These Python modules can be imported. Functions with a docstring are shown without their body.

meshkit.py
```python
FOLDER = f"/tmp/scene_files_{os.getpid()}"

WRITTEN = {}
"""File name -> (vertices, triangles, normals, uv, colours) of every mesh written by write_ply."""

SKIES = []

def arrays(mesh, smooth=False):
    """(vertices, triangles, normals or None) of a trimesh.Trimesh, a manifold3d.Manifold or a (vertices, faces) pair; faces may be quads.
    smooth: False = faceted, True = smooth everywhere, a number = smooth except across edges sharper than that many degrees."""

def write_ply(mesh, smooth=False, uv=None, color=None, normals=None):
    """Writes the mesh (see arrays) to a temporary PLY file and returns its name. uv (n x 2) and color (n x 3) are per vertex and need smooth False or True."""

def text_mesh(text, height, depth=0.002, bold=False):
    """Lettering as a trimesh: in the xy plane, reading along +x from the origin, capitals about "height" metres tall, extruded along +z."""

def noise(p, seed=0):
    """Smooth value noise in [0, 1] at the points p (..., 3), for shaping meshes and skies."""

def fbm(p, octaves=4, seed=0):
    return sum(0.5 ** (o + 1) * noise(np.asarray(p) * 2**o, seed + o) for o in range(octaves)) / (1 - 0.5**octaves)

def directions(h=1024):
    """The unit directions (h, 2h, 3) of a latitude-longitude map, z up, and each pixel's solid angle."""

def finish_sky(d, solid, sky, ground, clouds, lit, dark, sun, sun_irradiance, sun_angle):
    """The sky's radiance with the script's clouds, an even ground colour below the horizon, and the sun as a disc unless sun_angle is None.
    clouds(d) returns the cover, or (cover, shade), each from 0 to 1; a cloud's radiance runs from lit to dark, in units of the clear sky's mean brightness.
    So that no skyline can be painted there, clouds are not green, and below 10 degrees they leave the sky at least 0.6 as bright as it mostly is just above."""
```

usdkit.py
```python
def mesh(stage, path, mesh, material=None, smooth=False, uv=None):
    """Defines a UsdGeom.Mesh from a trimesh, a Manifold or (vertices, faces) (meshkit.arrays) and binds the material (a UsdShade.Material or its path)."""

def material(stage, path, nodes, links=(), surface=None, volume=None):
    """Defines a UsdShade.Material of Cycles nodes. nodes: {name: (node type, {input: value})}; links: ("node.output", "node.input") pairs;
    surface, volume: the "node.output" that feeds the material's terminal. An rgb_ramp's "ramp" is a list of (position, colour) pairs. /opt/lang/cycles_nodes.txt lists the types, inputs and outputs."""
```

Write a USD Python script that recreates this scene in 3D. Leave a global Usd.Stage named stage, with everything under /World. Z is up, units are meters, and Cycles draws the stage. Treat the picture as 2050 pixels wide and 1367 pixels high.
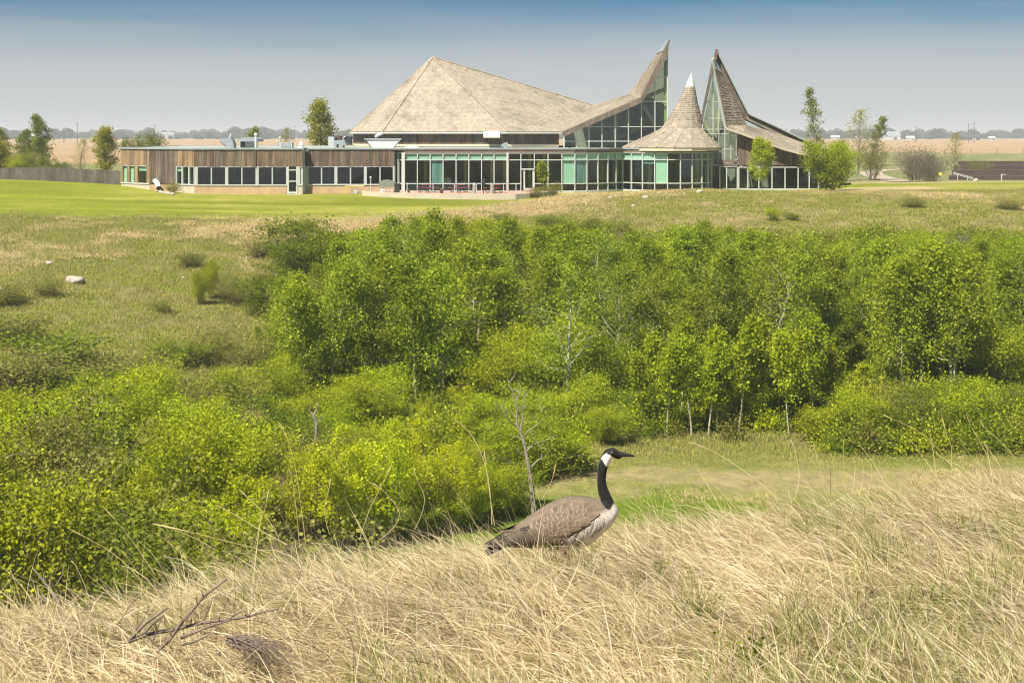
import math, random
import numpy as np, trimesh
from scipy.interpolate import PchipInterpolator
from shapely.geometry import Polygon, LineString, box as sbox
import usdkit, meshkit
from pxr import Usd, UsdGeom, UsdLux, UsdShade, Sdf, Gf, Vt

stage = Usd.Stage.CreateInMemory()
UsdGeom.SetStageUpAxis(stage, 'Z'); UsdGeom.SetStageMetersPerUnit(stage, 1.0)
UsdGeom.Xform.Define(stage, '/World')
random.seed(7)
RNG = np.random.default_rng(11)

# ------------------------------------------------------------------ camera, sky, sun, exposure
K = 0.00036                      # tangent per pixel of the 2050 pixel wide photograph
CX, HY, CZ = 1025.0, 270.0, 15.0  # principal column, horizon row, camera height
cam = UsdGeom.Camera.Define(stage, '/World/camera')
cam.AddTranslateOp().Set(Gf.Vec3d(0, 0, CZ))
cam.AddRotateXOp().Set(90.0)
cam.CreateHorizontalApertureAttr(36.0)
FOC = 36.0 / (2050 * K)
cam.CreateFocalLengthAttr(FOC)
cam.CreateVerticalApertureOffsetAttr(-(683.5 - HY) * K * FOC)
cam.CreateFStopAttr(13.0)
cam.CreateFocusDistanceAttr(9.5)
cam.CreateExposureAttr(1.0)

SUN_AZ, SUN_EL = math.radians(-141.0), math.radians(56.0)     # azimuth from +y towards +x
sd = np.array([math.sin(SUN_AZ) * math.cos(SUN_EL), math.cos(SUN_AZ) * math.cos(SUN_EL), math.sin(SUN_EL)])
sun = UsdLux.DistantLight.Define(stage, '/World/sun')
sun.CreateNormalizeAttr(True); sun.CreateIntensityAttr(1.25); sun.CreateAngleAttr(0.55)
sun.CreateColorAttr(Gf.Vec3f(1.0, 0.93, 0.80))
zax = Gf.Vec3d(*map(float, sd)); xax = Gf.Cross(Gf.Vec3d(0, 0, 1), zax).GetNormalized(); yax = Gf.Cross(zax, xax)
sun.AddTransformOp().Set(Gf.Matrix4d(*xax, 0, *yax, 0, *zax, 0, 0, 0, 0, 1))

usdkit.material(stage, '/World/Looks/sky_look', {
    'g': ('texture_coordinate', {}),
    'x': ('separate_xyz', {}),
    'sky': ('sky_texture', {'sky_type': 'single_scattering', 'sun_disc': False, 'sun_elevation': SUN_EL, 'sun_rotation': SUN_AZ,
                            'air_density': 1.0, 'aerosol_density': 0.6, 'ozone_density': 2.5}),
    'blue': ('mix_color', {'blend_type': 'multiply', 'fac': 1.0, 'b': (0.040, 0.190, 0.310)}),
    'map': ('mapping', {'scale': (3.0, 3.0, 42.0)}),
    'n': ('noise_texture', {'scale': 1.0, 'detail': 4.0, 'roughness': 0.55}),
    'na': ('math', {'math_type': 'multiply_add', 'value2': 0.030, 'value3': -0.015}),
    'e': ('math', {'math_type': 'add'}),
    'ramp': ('rgb_ramp', {'ramp': [(0.0, (1, 1, 1)), (0.25, (1, 1, 1)), (0.45, (.93, .93, .93)), (0.62, (.70, .70, .70)), (0.76, (.44, .44, .44)), (0.88, (.20, .20, .20)), (1.0, (0.03, 0.03, 0.03))]}),
    's10': ('math', {'math_type': 'multiply', 'value2': 10.0}),
    'mix': ('mix_color', {'blend_type': 'mix', 'b': (2.66, 2.84, 2.88)}),
    'bg': ('background_shader', {'strength': 0.10}),
}, [('g.generated', 'x.vector'), ('g.generated', 'map.vector'), ('map.vector', 'n.vector'), ('n.fac', 'na.value1'), ('x.z', 'e.value1'), ('na.value', 'e.value2'), ('e.value', 's10.value1'),
    ('s10.value', 'ramp.fac'), ('sky.color', 'blue.a'), ('blue.result', 'mix.a'), ('ramp.color', 'mix.fac'), ('mix.result', 'bg.color')],
    surface='bg.background')
dome = UsdLux.DomeLight.Define(stage, '/World/sky')
UsdShade.MaterialBindingAPI.Apply(dome.GetPrim()).Bind(UsdShade.Material.Get(stage, '/World/Looks/sky_look'))
dome.GetPrim().SetCustomDataByKey('label', 'grey hazy sky turning deep blue towards the top')
dome.GetPrim().SetCustomDataByKey('kind', 'structure')

# ------------------------------------------------------------------ helpers
def P(px, py, D):
    return np.array([(px - CX) * K * D, D, CZ - (py - HY) * K * D])

def Zat(py, D): return CZ - (py - HY) * K * D
def Xat(px, D): return (px - CX) * K * D

_used = {}
def free(parent, name):
    n = _used.get((parent, name), 0); _used[(parent, name)] = n + 1
    return f'{parent}/{name}' if n == 0 else f'{parent}/{name}_{n:03d}'

def pathof(o): return o if isinstance(o, str) else str(o.GetPath())

def tag(o, label=None, cat=None, group=None, kind=None):
    p = o if isinstance(o, Usd.Prim) else o.GetPrim()
    for k, v in (('label', label), ('category', cat), ('group', group), ('kind', kind)):
        if v: p.SetCustomDataByKey(k, v)
    return p

def thing(name, label, cat, loc=(0, 0, 0), rz=0.0, group=None, kind=None, scale=None):
    x = UsdGeom.Xform.Define(stage, free('/World', name))
    x.AddTranslateOp().Set(Gf.Vec3d(*map(float, loc)))
    if rz: x.AddRotateZOp().Set(float(rz))
    if scale is not None: x.AddScaleOp().Set(Gf.Vec3f(*map(float, scale)))
    return tag(x, label, cat, group, kind)

RR = np.random.default_rng(2024)
def rnd_of(n, k): return np.repeat(RR.random(n // k + 1), k)[:n]

def obj(name, m, mat, parent='/World', smooth=False, isl=None):
    """one Mesh prim below parent; isl: vertices in each leaf, blade or shingle, which then differ in tone"""
    p = pathof(parent); r = None
    if isinstance(m, MB):
        r = np.concatenate(m.r) if m.isl else None; m = m.mesh()
    elif isl: r = rnd_of(len(m[0]), isl)
    g = usdkit.mesh(stage, free(p, name), m, LOOK[mat], smooth)
    if r is not None: rndvar(g, r)
    return g.GetPrim()

def rndvar(g, r): UsdGeom.PrimvarsAPI(g.GetPrim() if hasattr(g, 'GetPrim') else g).CreatePrimvar('rnd', Sdf.ValueTypeNames.Color3fArray, 'vertex').Set(Vt.Vec3fArray.FromNumpy(np.repeat(np.asarray(r, np.float32)[:, None], 3, 1)))

def xf(name, parent):
    return UsdGeom.Xform.Define(stage, free(pathof(parent), name)).GetPrim()

def nrm(v):
    v = np.asarray(v, float); return v / (np.linalg.norm(v) + 1e-12)

class MB:
    def __init__(self): self.v, self.f, self.n, self.r, self.isl = [], [], 0, [], False
    def add(self, v, f, isl=None):
        v = np.asarray(v, float); f = np.asarray(f, int)
        self.r.append(rnd_of(len(v), isl or len(v))); self.isl |= bool(isl)
        if f.shape[1] == 4: f = np.vstack([f[:, [0, 1, 2]], f[:, [0, 2, 3]]])
        self.v.append(v); self.f.append(f + self.n); self.n += len(v); return self
    def mesh(self): return trimesh.Trimesh(np.vstack(self.v), np.vstack(self.f), process=False)
    def tm(self, t): return self.add(t.vertices, t.faces)
    def box(self, c, s, rz=0.0):
        v = np.array([[x, y, z] for x in (-.5, .5) for y in (-.5, .5) for z in (-.5, .5)]) * np.asarray(s, float)
        ca, sa = math.cos(rz), math.sin(rz)
        v = np.c_[v[:, 0] * ca - v[:, 1] * sa, v[:, 0] * sa + v[:, 1] * ca, v[:, 2]] + np.asarray(c, float)
        return self.add(v, [[0, 1, 3, 2], [4, 6, 7, 5], [0, 4, 5, 1], [2, 3, 7, 6], [0, 2, 6, 4], [1, 5, 7, 3]])
    def bar(self, p0, p1, w, h, up=(0, 0, 1)):
        p0, p1 = np.asarray(p0, float), np.asarray(p1, float)
        t = nrm(p1 - p0); up = np.asarray(up, float)
        a = np.cross(t, up)
        if np.linalg.norm(a) < 1e-5: a = np.cross(t, [0, 1, 0])
        a = nrm(a); b = np.cross(a, t)
        v = [p + sx * a * w / 2 + sz * b * h / 2 for p in (p0, p1) for sx, sz in ((-1, -1), (1, -1), (1, 1), (-1, 1))]
        return self.add(v, [[0, 3, 2, 1], [4, 5, 6, 7], [0, 1, 5, 4], [1, 2, 6, 5], [2, 3, 7, 6], [3, 0, 4, 7]])
    def tube(self, pts, r, sides=6, cap=True):
        p = np.asarray(pts, float); r = np.broadcast_to(np.asarray(r, float), (len(p),))
        t = np.gradient(p, axis=0); t /= np.linalg.norm(t, axis=1, keepdims=True) + 1e-12
        ref = np.where(np.abs(t[:, 2:]) < 0.9, [0, 0, 1.0], [1.0, 0, 0])
        a = np.cross(t, ref); a /= np.linalg.norm(a, axis=1, keepdims=True) + 1e-12
        for i in range(1, len(a)):
            a[i] = nrm(a[i - 1] - t[i] * np.dot(a[i - 1], t[i]))
        b = np.cross(t, a); ang = np.arange(sides) * 2 * np.pi / sides
        v = p[:, None] + r[:, None, None] * (np.cos(ang)[None, :, None] * a[:, None] + np.sin(ang)[None, :, None] * b[:, None])
        i, j = np.meshgrid(np.arange(len(p) - 1), np.arange(sides), indexing='ij')
        q = np.stack([i * sides + j, i * sides + (j + 1) % sides, (i + 1) * sides + (j + 1) % sides, (i + 1) * sides + j], -1).reshape(-1, 4)
        f = np.vstack([q[:, [0, 1, 2]], q[:, [0, 2, 3]]])
        if cap:
            L = (len(p) - 1) * sides
            f = np.vstack([f, [[0, k + 1, k] for k in range(1, sides - 1)], [[L, L + k, L + k + 1] for k in range(1, sides - 1)]])
        return self.add(v.reshape(-1, 3), f)
    def slab(self, pts, th, nrm_=None):
        """convex polygon (3D points, anticlockwise from outside) with thickness th inwards"""
        p = np.asarray(pts, float); n = len(p)
        if nrm_ is None: nrm_ = nrm(np.cross(p[1] - p[0], p[2] - p[0]))
        v = np.vstack([p, p - np.asarray(nrm_) * th])
        f = [[0, k, k + 1] for k in range(1, n - 1)] + [[n, n + k + 1, n + k] for k in range(1, n - 1)]
        for k in range(n):
            k2 = (k + 1) % n
            f += [[k, n + k, n + k2], [k, n + k2, k2]]
        return self.add(v, f)
    def poly(self, xy, z0, z1):
        """vertical prism over a plan polygon"""
        m = trimesh.creation.extrude_polygon(Polygon(xy), z1 - z0, engine='earcut')
        m.apply_translation([0, 0, z0]); return self.tm(m)
    def lathe(self, prof, c=(0, 0, 0), sides=16):
        prof = np.asarray(prof, float); ang = np.arange(sides) * 2 * np.pi / sides
        v = np.stack([prof[:, None, 0] * np.cos(ang), prof[:, None, 0] * np.sin(ang), np.broadcast_to(prof[:, None, 1], (len(prof), sides))], -1).reshape(-1, 3) + np.asarray(c, float)
        i, j = np.meshgrid(np.arange(len(prof) - 1), np.arange(sides), indexing='ij')
        q = np.stack([i * sides + j, i * sides + (j + 1) % sides, (i + 1) * sides + (j + 1) % sides, (i + 1) * sides + j], -1).reshape(-1, 4)
        return self.add(v, q)

def prism_xz(pts, D, depth):
    """outline in photo columns and rows, extruded away from the camera"""
    e = trimesh.creation.extrude_polygon(Polygon([(Xat(x, D), Zat(y, D)) for x, y in pts]), depth, engine='earcut'); v = e.vertices.copy(); e.vertices = np.c_[v[:, 0], D + v[:, 2], v[:, 1]]; e.invert(); return MB().tm(e)

def primvar(prim, name, arr, interp='vertex'):
    UsdGeom.PrimvarsAPI(prim).CreatePrimvar(name, Sdf.ValueTypeNames.Color3fArray, interp).Set(Vt.Vec3fArray.FromNumpy(np.asarray(arr, np.float32)))

def copies(name, proto_path, places, parent='/World'):
    """one Xform per place; each references the class prim with its parts"""
    out = []
    for pl in places:
        x = UsdGeom.Xform.Define(stage, free('/World', name))
        x.AddTranslateOp().Set(Gf.Vec3d(*map(float, pl['loc'])))
        if pl.get('tilt'): x.AddRotateXOp().Set(float(pl['tilt']))
        if pl.get('rz'): x.AddRotateZOp().Set(float(pl['rz']))
        s = pl.get('s', 1.0); s = (s, s, s) if np.ndim(s) == 0 else s
        x.AddScaleOp().Set(Gf.Vec3f(*map(float, s)))
        p = x.GetPrim(); p.GetReferences().AddInternalReference(proto_path); p.SetInstanceable(True)
        tag(p, pl['label'], pl['cat'], pl.get('group'))
        out.append(p)
    return out

def proto(name):
    """a class prim: copies reference it, nothing of it is drawn by itself"""
    p = stage.CreateClassPrim('/World/Looks/' + name) if False else stage.CreateClassPrim('/' + name)
    p.SetTypeName('Xform'); return p

# ------------------------------------------------------------------ materials
LOOK = {}
def look(name, nodes, links, surface='p.BSDF', volume=None):
    LOOK[name] = usdkit.material(stage, '/World/Looks/' + name, nodes, links, surface=surface, volume=volume)

def plain(name, col, rough=0.6, var=0.18, scale=3.0, metallic=0.0, spec=0.4, bump=0.0, bscale=40.0, island=0.0, col2=None, detail=5.0, stretch=(1, 1, 1)):
    """base colour broken up by noise in world space and, with island, from piece to piece"""
    c = np.array(col); lo = c * (1 - var) if col2 is None else np.array(col2); hi = np.minimum(c * (1 + var), 1)
    nodes = {'g': ('geometry', {}), 'm': ('mapping', {'scale': stretch}), 'n': ('noise_texture', {'scale': scale, 'detail': detail, 'roughness': 0.62}),
             'r': ('rgb_ramp', {'ramp': [(0.28, tuple(lo)), (0.72, tuple(hi))]}),
             'p': ('principled_bsdf', {'roughness': rough, 'metallic': metallic, 'specular_ior_level': spec})}
    links = [('g.position', 'm.vector'), ('m.vector', 'n.vector'), ('n.fac', 'r.fac')]
    src = 'r.color'
    if island:
        nodes['iv'] = ('map_range', {'from_min': 0, 'from_max': 1, 'to_min': 1 - island, 'to_max': 1 + island})
        nodes['ih'] = ('hsv', {}); links += [('g.random_per_island', 'iv.value'), ('iv.result', 'ih.value'), ('r.color', 'ih.color')]; src = 'ih.color'
    links.append((src, 'p.base_color'))
    if bump:
        nodes['bn'] = ('noise_texture', {'scale': bscale, 'detail': 4}); nodes['b'] = ('bump', {'strength': bump, 'distance': 0.02})
        links += [('m.vector', 'bn.vector'), ('bn.fac', 'b.height'), ('b.normal', 'p.normal')]
    look(name, nodes, links)

def leaf(name, dark, light, trans=0.38, hue=0.009, rough=0.5, spec=0.13):
    """leaves: colour varies from leaf to leaf and from plant to plant; light shines through"""
    nodes = {'g': ('attribute', {'attribute': 'rnd'}), 'o': ('object_info', {}),
             'r': ('rgb_ramp', {'ramp': [(0.0, dark), (0.75, light), (1.0, tuple(min(1, x * 1.25 + .01) for x in light))]}),
             'hm': ('map_range', {'from_min': 0, 'from_max': 1, 'to_min': 0.5 - hue, 'to_max': 0.5 + hue}),
             'om': ('math', {'math_type': 'multiply', 'value2': 7.31}), 'of': ('math', {'math_type': 'fraction'}),
             'vm': ('map_range', {'from_min': 0, 'from_max': 1, 'to_min': 0.82, 'to_max': 1.15}),
             'h': ('hsv', {}),
             'p': ('principled_bsdf', {'roughness': rough, 'specular_ior_level': spec}), 't': ('translucent_bsdf', {}),
             'tc': ('hsv', {'value': 1.3, 'saturation': 1.12}),
             'x': ('mix_closure', {'fac': trans})}
    look(name, nodes, [('g.fac', 'r.fac'), ('r.color', 'h.color'), ('o.random', 'hm.value'), ('hm.result', 'h.hue'), ('o.random', 'om.value1'), ('om.value', 'of.value1'),
                       ('of.value', 'vm.value'), ('vm.result', 'h.value'), ('h.color', 'p.base_color'), ('h.color', 'tc.color'), ('tc.color', 't.color'), ('p.BSDF', 'x.closure1'), ('t.BSDF', 'x.closure2')], surface='x.closure')

leaf('aspen_leaf', (0.135, 0.178, 0.010), (0.310, 0.378, 0.022))
leaf('willow_leaf', (0.235, 0.275, 0.007), (0.450, 0.475, 0.014))
leaf('shrub_leaf', (0.074, 0.112, 0.008), (0.205, 0.262, 0.016))
leaf('bright_leaf', (0.185, 0.238, 0.008), (0.380, 0.435, 0.016))
leaf('olive_leaf', (0.130, 0.145, 0.024), (0.255, 0.260, 0.050))
leaf('grey_leaf', (0.100, 0.092, 0.055), (0.200, 0.180, 0.110), trans=.2)
leaf('far_leaf', (0.160, 0.195, 0.045), (0.270, 0.300, 0.070))
leaf('gold_leaf', (0.230, 0.235, 0.020), (0.340, 0.330, 0.035))
plain('pale_bark', (0.46, 0.44, 0.34), .8, .35, 9.0, bump=.4, col2=(.20, .18, .13))
plain('grey_bark', (0.20, 0.17, 0.13), .85, .3, 12.0, bump=.5)
plain('dead_wood', (0.31, 0.275, 0.225), .85, .3, 14.0, bump=.5, col2=(.13, .10, .08))
plain('twig', (0.17, 0.13, 0.10), .85, .35, 20.0)
plain('twig_grey', (0.23, 0.20, 0.165), .85, .3, 10.0)
# ------------------------------------------------------------------ terrain
CREST_PX = [-1200, -400, 0, 250, 500, 750, 1000, 1100, 1250, 1500, 1750, 1900, 2050, 2500, 3300]
CREST_PY = [1400, 1360, 1325, 1275, 1205, 1160, 1124, 1114, 1098, 1070, 1040, 1016, 992, 950, 920]
_crest = PchipInterpolator(CREST_PX, CREST_PY)
_cd = PchipInterpolator([-1200, 0, 500, 1000, 1500, 2050, 3300], [6.6, 7.1, 8.4, 9.4, 10.0, 10.4, 10.6])
FD = [26, 36, 45, 55, 62, 75, 88, 96, 105, 112, 120, 130, 145, 170, 210, 300, 500, 1000, 7000]
FT = {  # column: heights relative to the camera at those depths
    -900: [-11.5, -11.0, -10.3, -9.6, -9.0, -8.0, -7.0, -6.5, -5.8, -5.6, -5.3, -4.9, -4.6, -4.9, -5.4, -5.5, -5.5, -5.5, -5.5],
    0:    [-13.2, -12.6, -11.6, -10.7, -10.0, -8.9, -7.6, -6.8, -6.08, -5.85, -5.5, -5.0, -4.5, -4.9, -5.4, -5.5, -5.5, -5.5, -5.5],
    250:  [-13.4, -13.2, -12.5, -11.7, -11.0, -9.5, -8.0, -7.0, -6.12, -5.92, -5.7, -5.35, -4.75, -5.0, -5.4, -5.5, -5.5, -5.5, -5.5],
    390:  [-13.4, -13.3, -12.8, -12.3, -11.8, -10.1, -8.3, -7.2, -6.2, -6.0, -5.78, -5.52, -5.3, -5.4, -5.4, -5.5, -5.5, -5.5, -5.5],
    520:  [-13.4, -13.3, -13.0, -12.9, -12.4, -10.5, -8.6, -7.4, -6.3, -6.05, -5.8, -5.56, -5.5, -5.5, -5.5, -5.5, -5.5, -5.5, -5.5],
    760:  [-13.4, -13.3, -13.1, -13.0, -12.8, -11.1, -9.1, -7.8, -6.6, -6.15, -5.86, -5.6, -5.5, -5.5, -5.5, -5.5, -5.5, -5.5, -5.5],
    1025: [-13.4, -13.3, -13.1, -13.0, -12.9, -11.3, -9.3, -8.0, -6.75, -6.2, -5.9, -5.6, -5.5, -5.5, -5.5, -5.5, -5.5, -5.5, -5.5],
    1180: [-13.4, -13.3, -13.1, -13.0, -12.9, -11.3, -9.2, -7.9, -6.5, -5.75, -5.2, -5.45, -5.5, -5.5, -5.5, -5.5, -5.5, -5.5, -5.5],
    1400: [-13.4, -13.3, -13.1, -13.0, -12.9, -11.4, -9.2, -7.7, -6.2, -5.35, -4.78, -5.3, -5.5, -5.5, -5.5, -5.5, -5.5, -5.5, -5.5],
    1530: [-13.4, -13.3, -13.1, -13.0, -12.9, -11.5, -9.2, -7.6, -6.15, -5.45, -5.0, -5.28, -5.4, -5.5, -5.5, -5.5, -5.5, -5.5, -5.5],
    1800: [-13.4, -13.3, -13.1, -13.0, -12.9, -11.5, -9.0, -7.5, -6.1, -5.4, -5.0, -4.95, -5.1, -5.5, -5.6, -5.6, -5.5, -5.5, -5.5],
    2050: [-13.4, -13.3, -13.1, -13.0, -12.9, -11.4, -9.0, -7.5, -6.1, -5.35, -4.95, -4.85, -5.0, -5.5, -5.6, -5.6, -5.5, -5.5, -5.5],
    3200: [-13.4, -13.3, -13.1, -13.0, -12.9, -11.2, -9.0, -7.5, -6.1, -5.35, -5.0, -4.9, -5.0, -5.4, -5.6, -5.6, -5.5, -5.5, -5.5],
}
_fc = np.array(sorted(FT)); _ft = np.array([FT[c] for c in _fc])
_frow = PchipInterpolator(np.log(FD), _ft, axis=1)

def fbm2(x, y, scale, octaves=4, seed=0):
    return meshkit.fbm(np.stack([x * scale, y * scale, np.full_like(x, 3.7)], -1), octaves, seed) - 0.5

def ground(X, Y):
    """height of the ground at (X, Y), in world metres"""
    X, Y = np.broadcast_arrays(np.asarray(X, float), np.asarray(Y, float))
    shape = X.shape; X, Y = X.ravel(), Y.ravel()
    D = np.clip(Y, 0.6, 6900)
    px = np.clip(CX + X / (K * D), -1150, 3250)
    # the near ridge
    dc = _cd(px); zc = -(_crest(px) - HY) * K * dc
    z54 = -2.133
    t = (D - 5.4) / (dc - 5.4)
    zn = np.where(D < 5.4, -1.62 + (z54 + 1.62) * (D - 1.0) / 4.4, z54 + (zc - z54) * t + .44 * t * (1 - t))
    slope0 = (zc - z54 - .44) / (dc - 5.4)
    past = np.maximum(D - dc, 0)
    zn = np.where(D > dc, zc + slope0 * past - 0.62 * (past - 1.6 * (1 - np.exp(-past / 1.6))), zn)
    # the valley, its far side and the plain
    ld = np.log(np.maximum(D, 26))
    rows = _frow(ld)                              # columns x points
    i = np.clip(np.searchsorted(_fc, px) - 1, 0, len(_fc) - 2)
    u = np.clip((px - _fc[i]) / (_fc[i + 1] - _fc[i]), 0, 1); u = u * u * (3 - 2 * u)
    ar = np.arange(len(px))
    zf = rows[i, ar] * (1 - u) + rows[i + 1, ar] * u
    zf = np.where(D < 26, zf - (26 - D) * 0.05, zf)
    k = 0.35
    z = np.where(D < 60, np.logaddexp(zn / k, zf / k) * k, zf)
    z = np.where(D < 11, zn, z)
    # uneven ground
    amp = np.interp(D, [0, 12, 40, 60, 100, 112, 130, 200, 2000], [0.05, 0.06, 0.25, 0.25, 0.45, 0.22, 0.05, 0.12, 0.6])
    z = z + amp * 2 * fbm2(X, Y, 0.16, 4, 5) + np.where(D < 14, 0.22 * fbm2(X, Y, 1.6, 3, 9), 0)
    return (z + CZ).reshape(shape)

def Gz(px, D):
    return float(ground(np.array([Xat(px, D)]), np.array([D]))[0])

def terrain_grid():
    u = np.concatenate([-np.geomspace(2.6, 0.46, 26)[:-1], np.linspace(-0.46, 0.46, 330), np.geomspace(0.46, 2.6, 26)[1:]])
    D = np.concatenate([np.linspace(0.6, 5, 10), np.linspace(5.15, 12, 80), np.geomspace(12.3, 44, 60), np.linspace(44.5, 135, 230), np.geomspace(136, 6800, 80)])
    U, Dg = np.meshgrid(u, D)
    X, Y = U * Dg, Dg
    Z = ground(X, Y)
    return U, Dg, X, Y, Z
TU, TD, TX, TY, TZ = terrain_grid()
TPX = CX + TU / K

def lawn_edge(px):       # depth at which the mown lawn begins
    return np.interp(px, [-900, 0, 250, 500, 700, 850, 950, 1030, 1130, 1230, 1400, 1560, 1700, 1850, 1900, 2050, 3000],
                     [104, 104.5, 104.5, 104.8, 106.2, 109.5, 114, 120, 121, 127, 130, 122, 131, 133, 125, 124.5, 122])
n1 = fbm2(TX, TY, 0.09, 4, 21); n2 = fbm2(TX, TY, 0.5, 3, 33); n3 = fbm2(TX, TY, 0.02, 3, 41)
sm = lambda x, a, b: np.clip((x - a) / (b - a), 0, 1)
dry = np.array([0.40, 0.31, 0.17]); dry2 = np.array([0.28, 0.245, 0.11]); olive = np.array([0.165, 0.180, 0.040]); green = np.array([0.150, 0.200, 0.018])
brush = np.array([0.090, 0.085, 0.035]); lawn = np.array([0.165, 0.190, 0.016]); field = np.array([0.36, 0.25, 0.135]); verge = np.array([0.17, 0.20, 0.07])
soil = np.array([0.14, 0.105, 0.06]); meadow = np.array([0.130, 0.195, 0.014])
def mixc(a, b, t): return a * (1 - t[..., None]) + b * t[..., None]
one = np.ones(TX.shape + (1,))
# valley side: dry and green grass in patches, darker brush lower on the western side
col = mixc(dry2 * one, olive, sm(n1 * 1.0 + n2 * .5, -0.20, 0.08))
col = mixc(col, dry, sm(n1 - n2 * .8, 0.04, 0.22) * .8)
col = mixc(col, green, sm(-n1 + n2 * .4, 0.05, 0.25) * sm(TD, 80, 100) * .6)
westlow = sm(-TPX, -560, -250) * sm(-TD, -72, -56)
col = mixc(col, brush, np.clip(westlow * .75 + westlow * n2 * 1.2, 0, 1))
east = sm(TPX, 1000, 1300)
col = mixc(col, dry * 1.0, east * sm(n1 + n2, -0.18, 0.10) * sm(TD, 92, 104) * .7)
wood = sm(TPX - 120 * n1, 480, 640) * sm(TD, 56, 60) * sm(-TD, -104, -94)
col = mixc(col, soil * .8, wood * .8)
# valley floor: green meadow with a dry fringe
floor_ = sm(-TD, -58, -54) * sm(TD, 12, 18)
mead = mixc(meadow * one, dry, sm(TD + 5 * n2 + 3 * n1, 49.0, 51.5) * (1 - sm(TD + 6 * n2, 53.5, 56)) * .8)
mead = mixc(mead, olive, sm(TD + 5 * n2, 54.5, 57))
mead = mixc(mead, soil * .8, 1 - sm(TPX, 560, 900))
col = mixc(col, mead, floor_ * sm(TPX, 250, 600))
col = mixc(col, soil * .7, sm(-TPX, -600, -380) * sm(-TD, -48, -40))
# lawn
le = lawn_edge(TPX) + 1.6 * n2 + 1.2 * n1
isl = sm(TD, le - 1.2, le + 2.0)
isl = isl * np.where(TPX > 1280, sm(-TD, -150, -144), 1)
stripe = meshkit.fbm(np.stack([TX * .05 + .02 * TD, TD * .55, np.zeros_like(TX)], -1), 3, 77) - .5
lw = mixc(lawn * one, np.array([0.235, 0.225, 0.045]), sm(n1 + n2 * .5 + stripe * .6 + .10 * sm(TPX, 300, 900), -.05, .30) * .8) * (1 + .6 * stripe + .25 * n2)[..., None]
col = mixc(col, lw, isl)
# the plain behind
beyond = sm(TD, 150, 175)
pl = mixc(verge * one, dry * .8, sm(n1 + n2 * .5, -0.05, 0.2) * .6)
fieldstart = np.interp(TPX, [0, 600, 1500, 1700, 2050], [260, 260, 330, 440, 410]) * (1 + .03 * n2)
stub = field * (1 + 0.4 * n3 + .25 * n1)[..., None]
pl = mixc(pl, stub, sm(TD / fieldstart, 0.98, 1.03))
pl = mixc(pl, np.array([0.12, 0.15, 0.07]), sm(TD, 1900, 2300))
col = mixc(col, pl, beyond)
# ridge: straw litter over soil
rid = sm(-TD, -16, -12)
rc = mixc(np.array([0.34, 0.26, 0.14]) * one, np.array([0.12, 0.12, 0.035]), sm(n2 + fbm2(TX, TY, 2.5, 3, 8), 0.02, 0.3))
col = np.clip(mixc(col, rc, rid), 0.004, 0.9)

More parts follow.
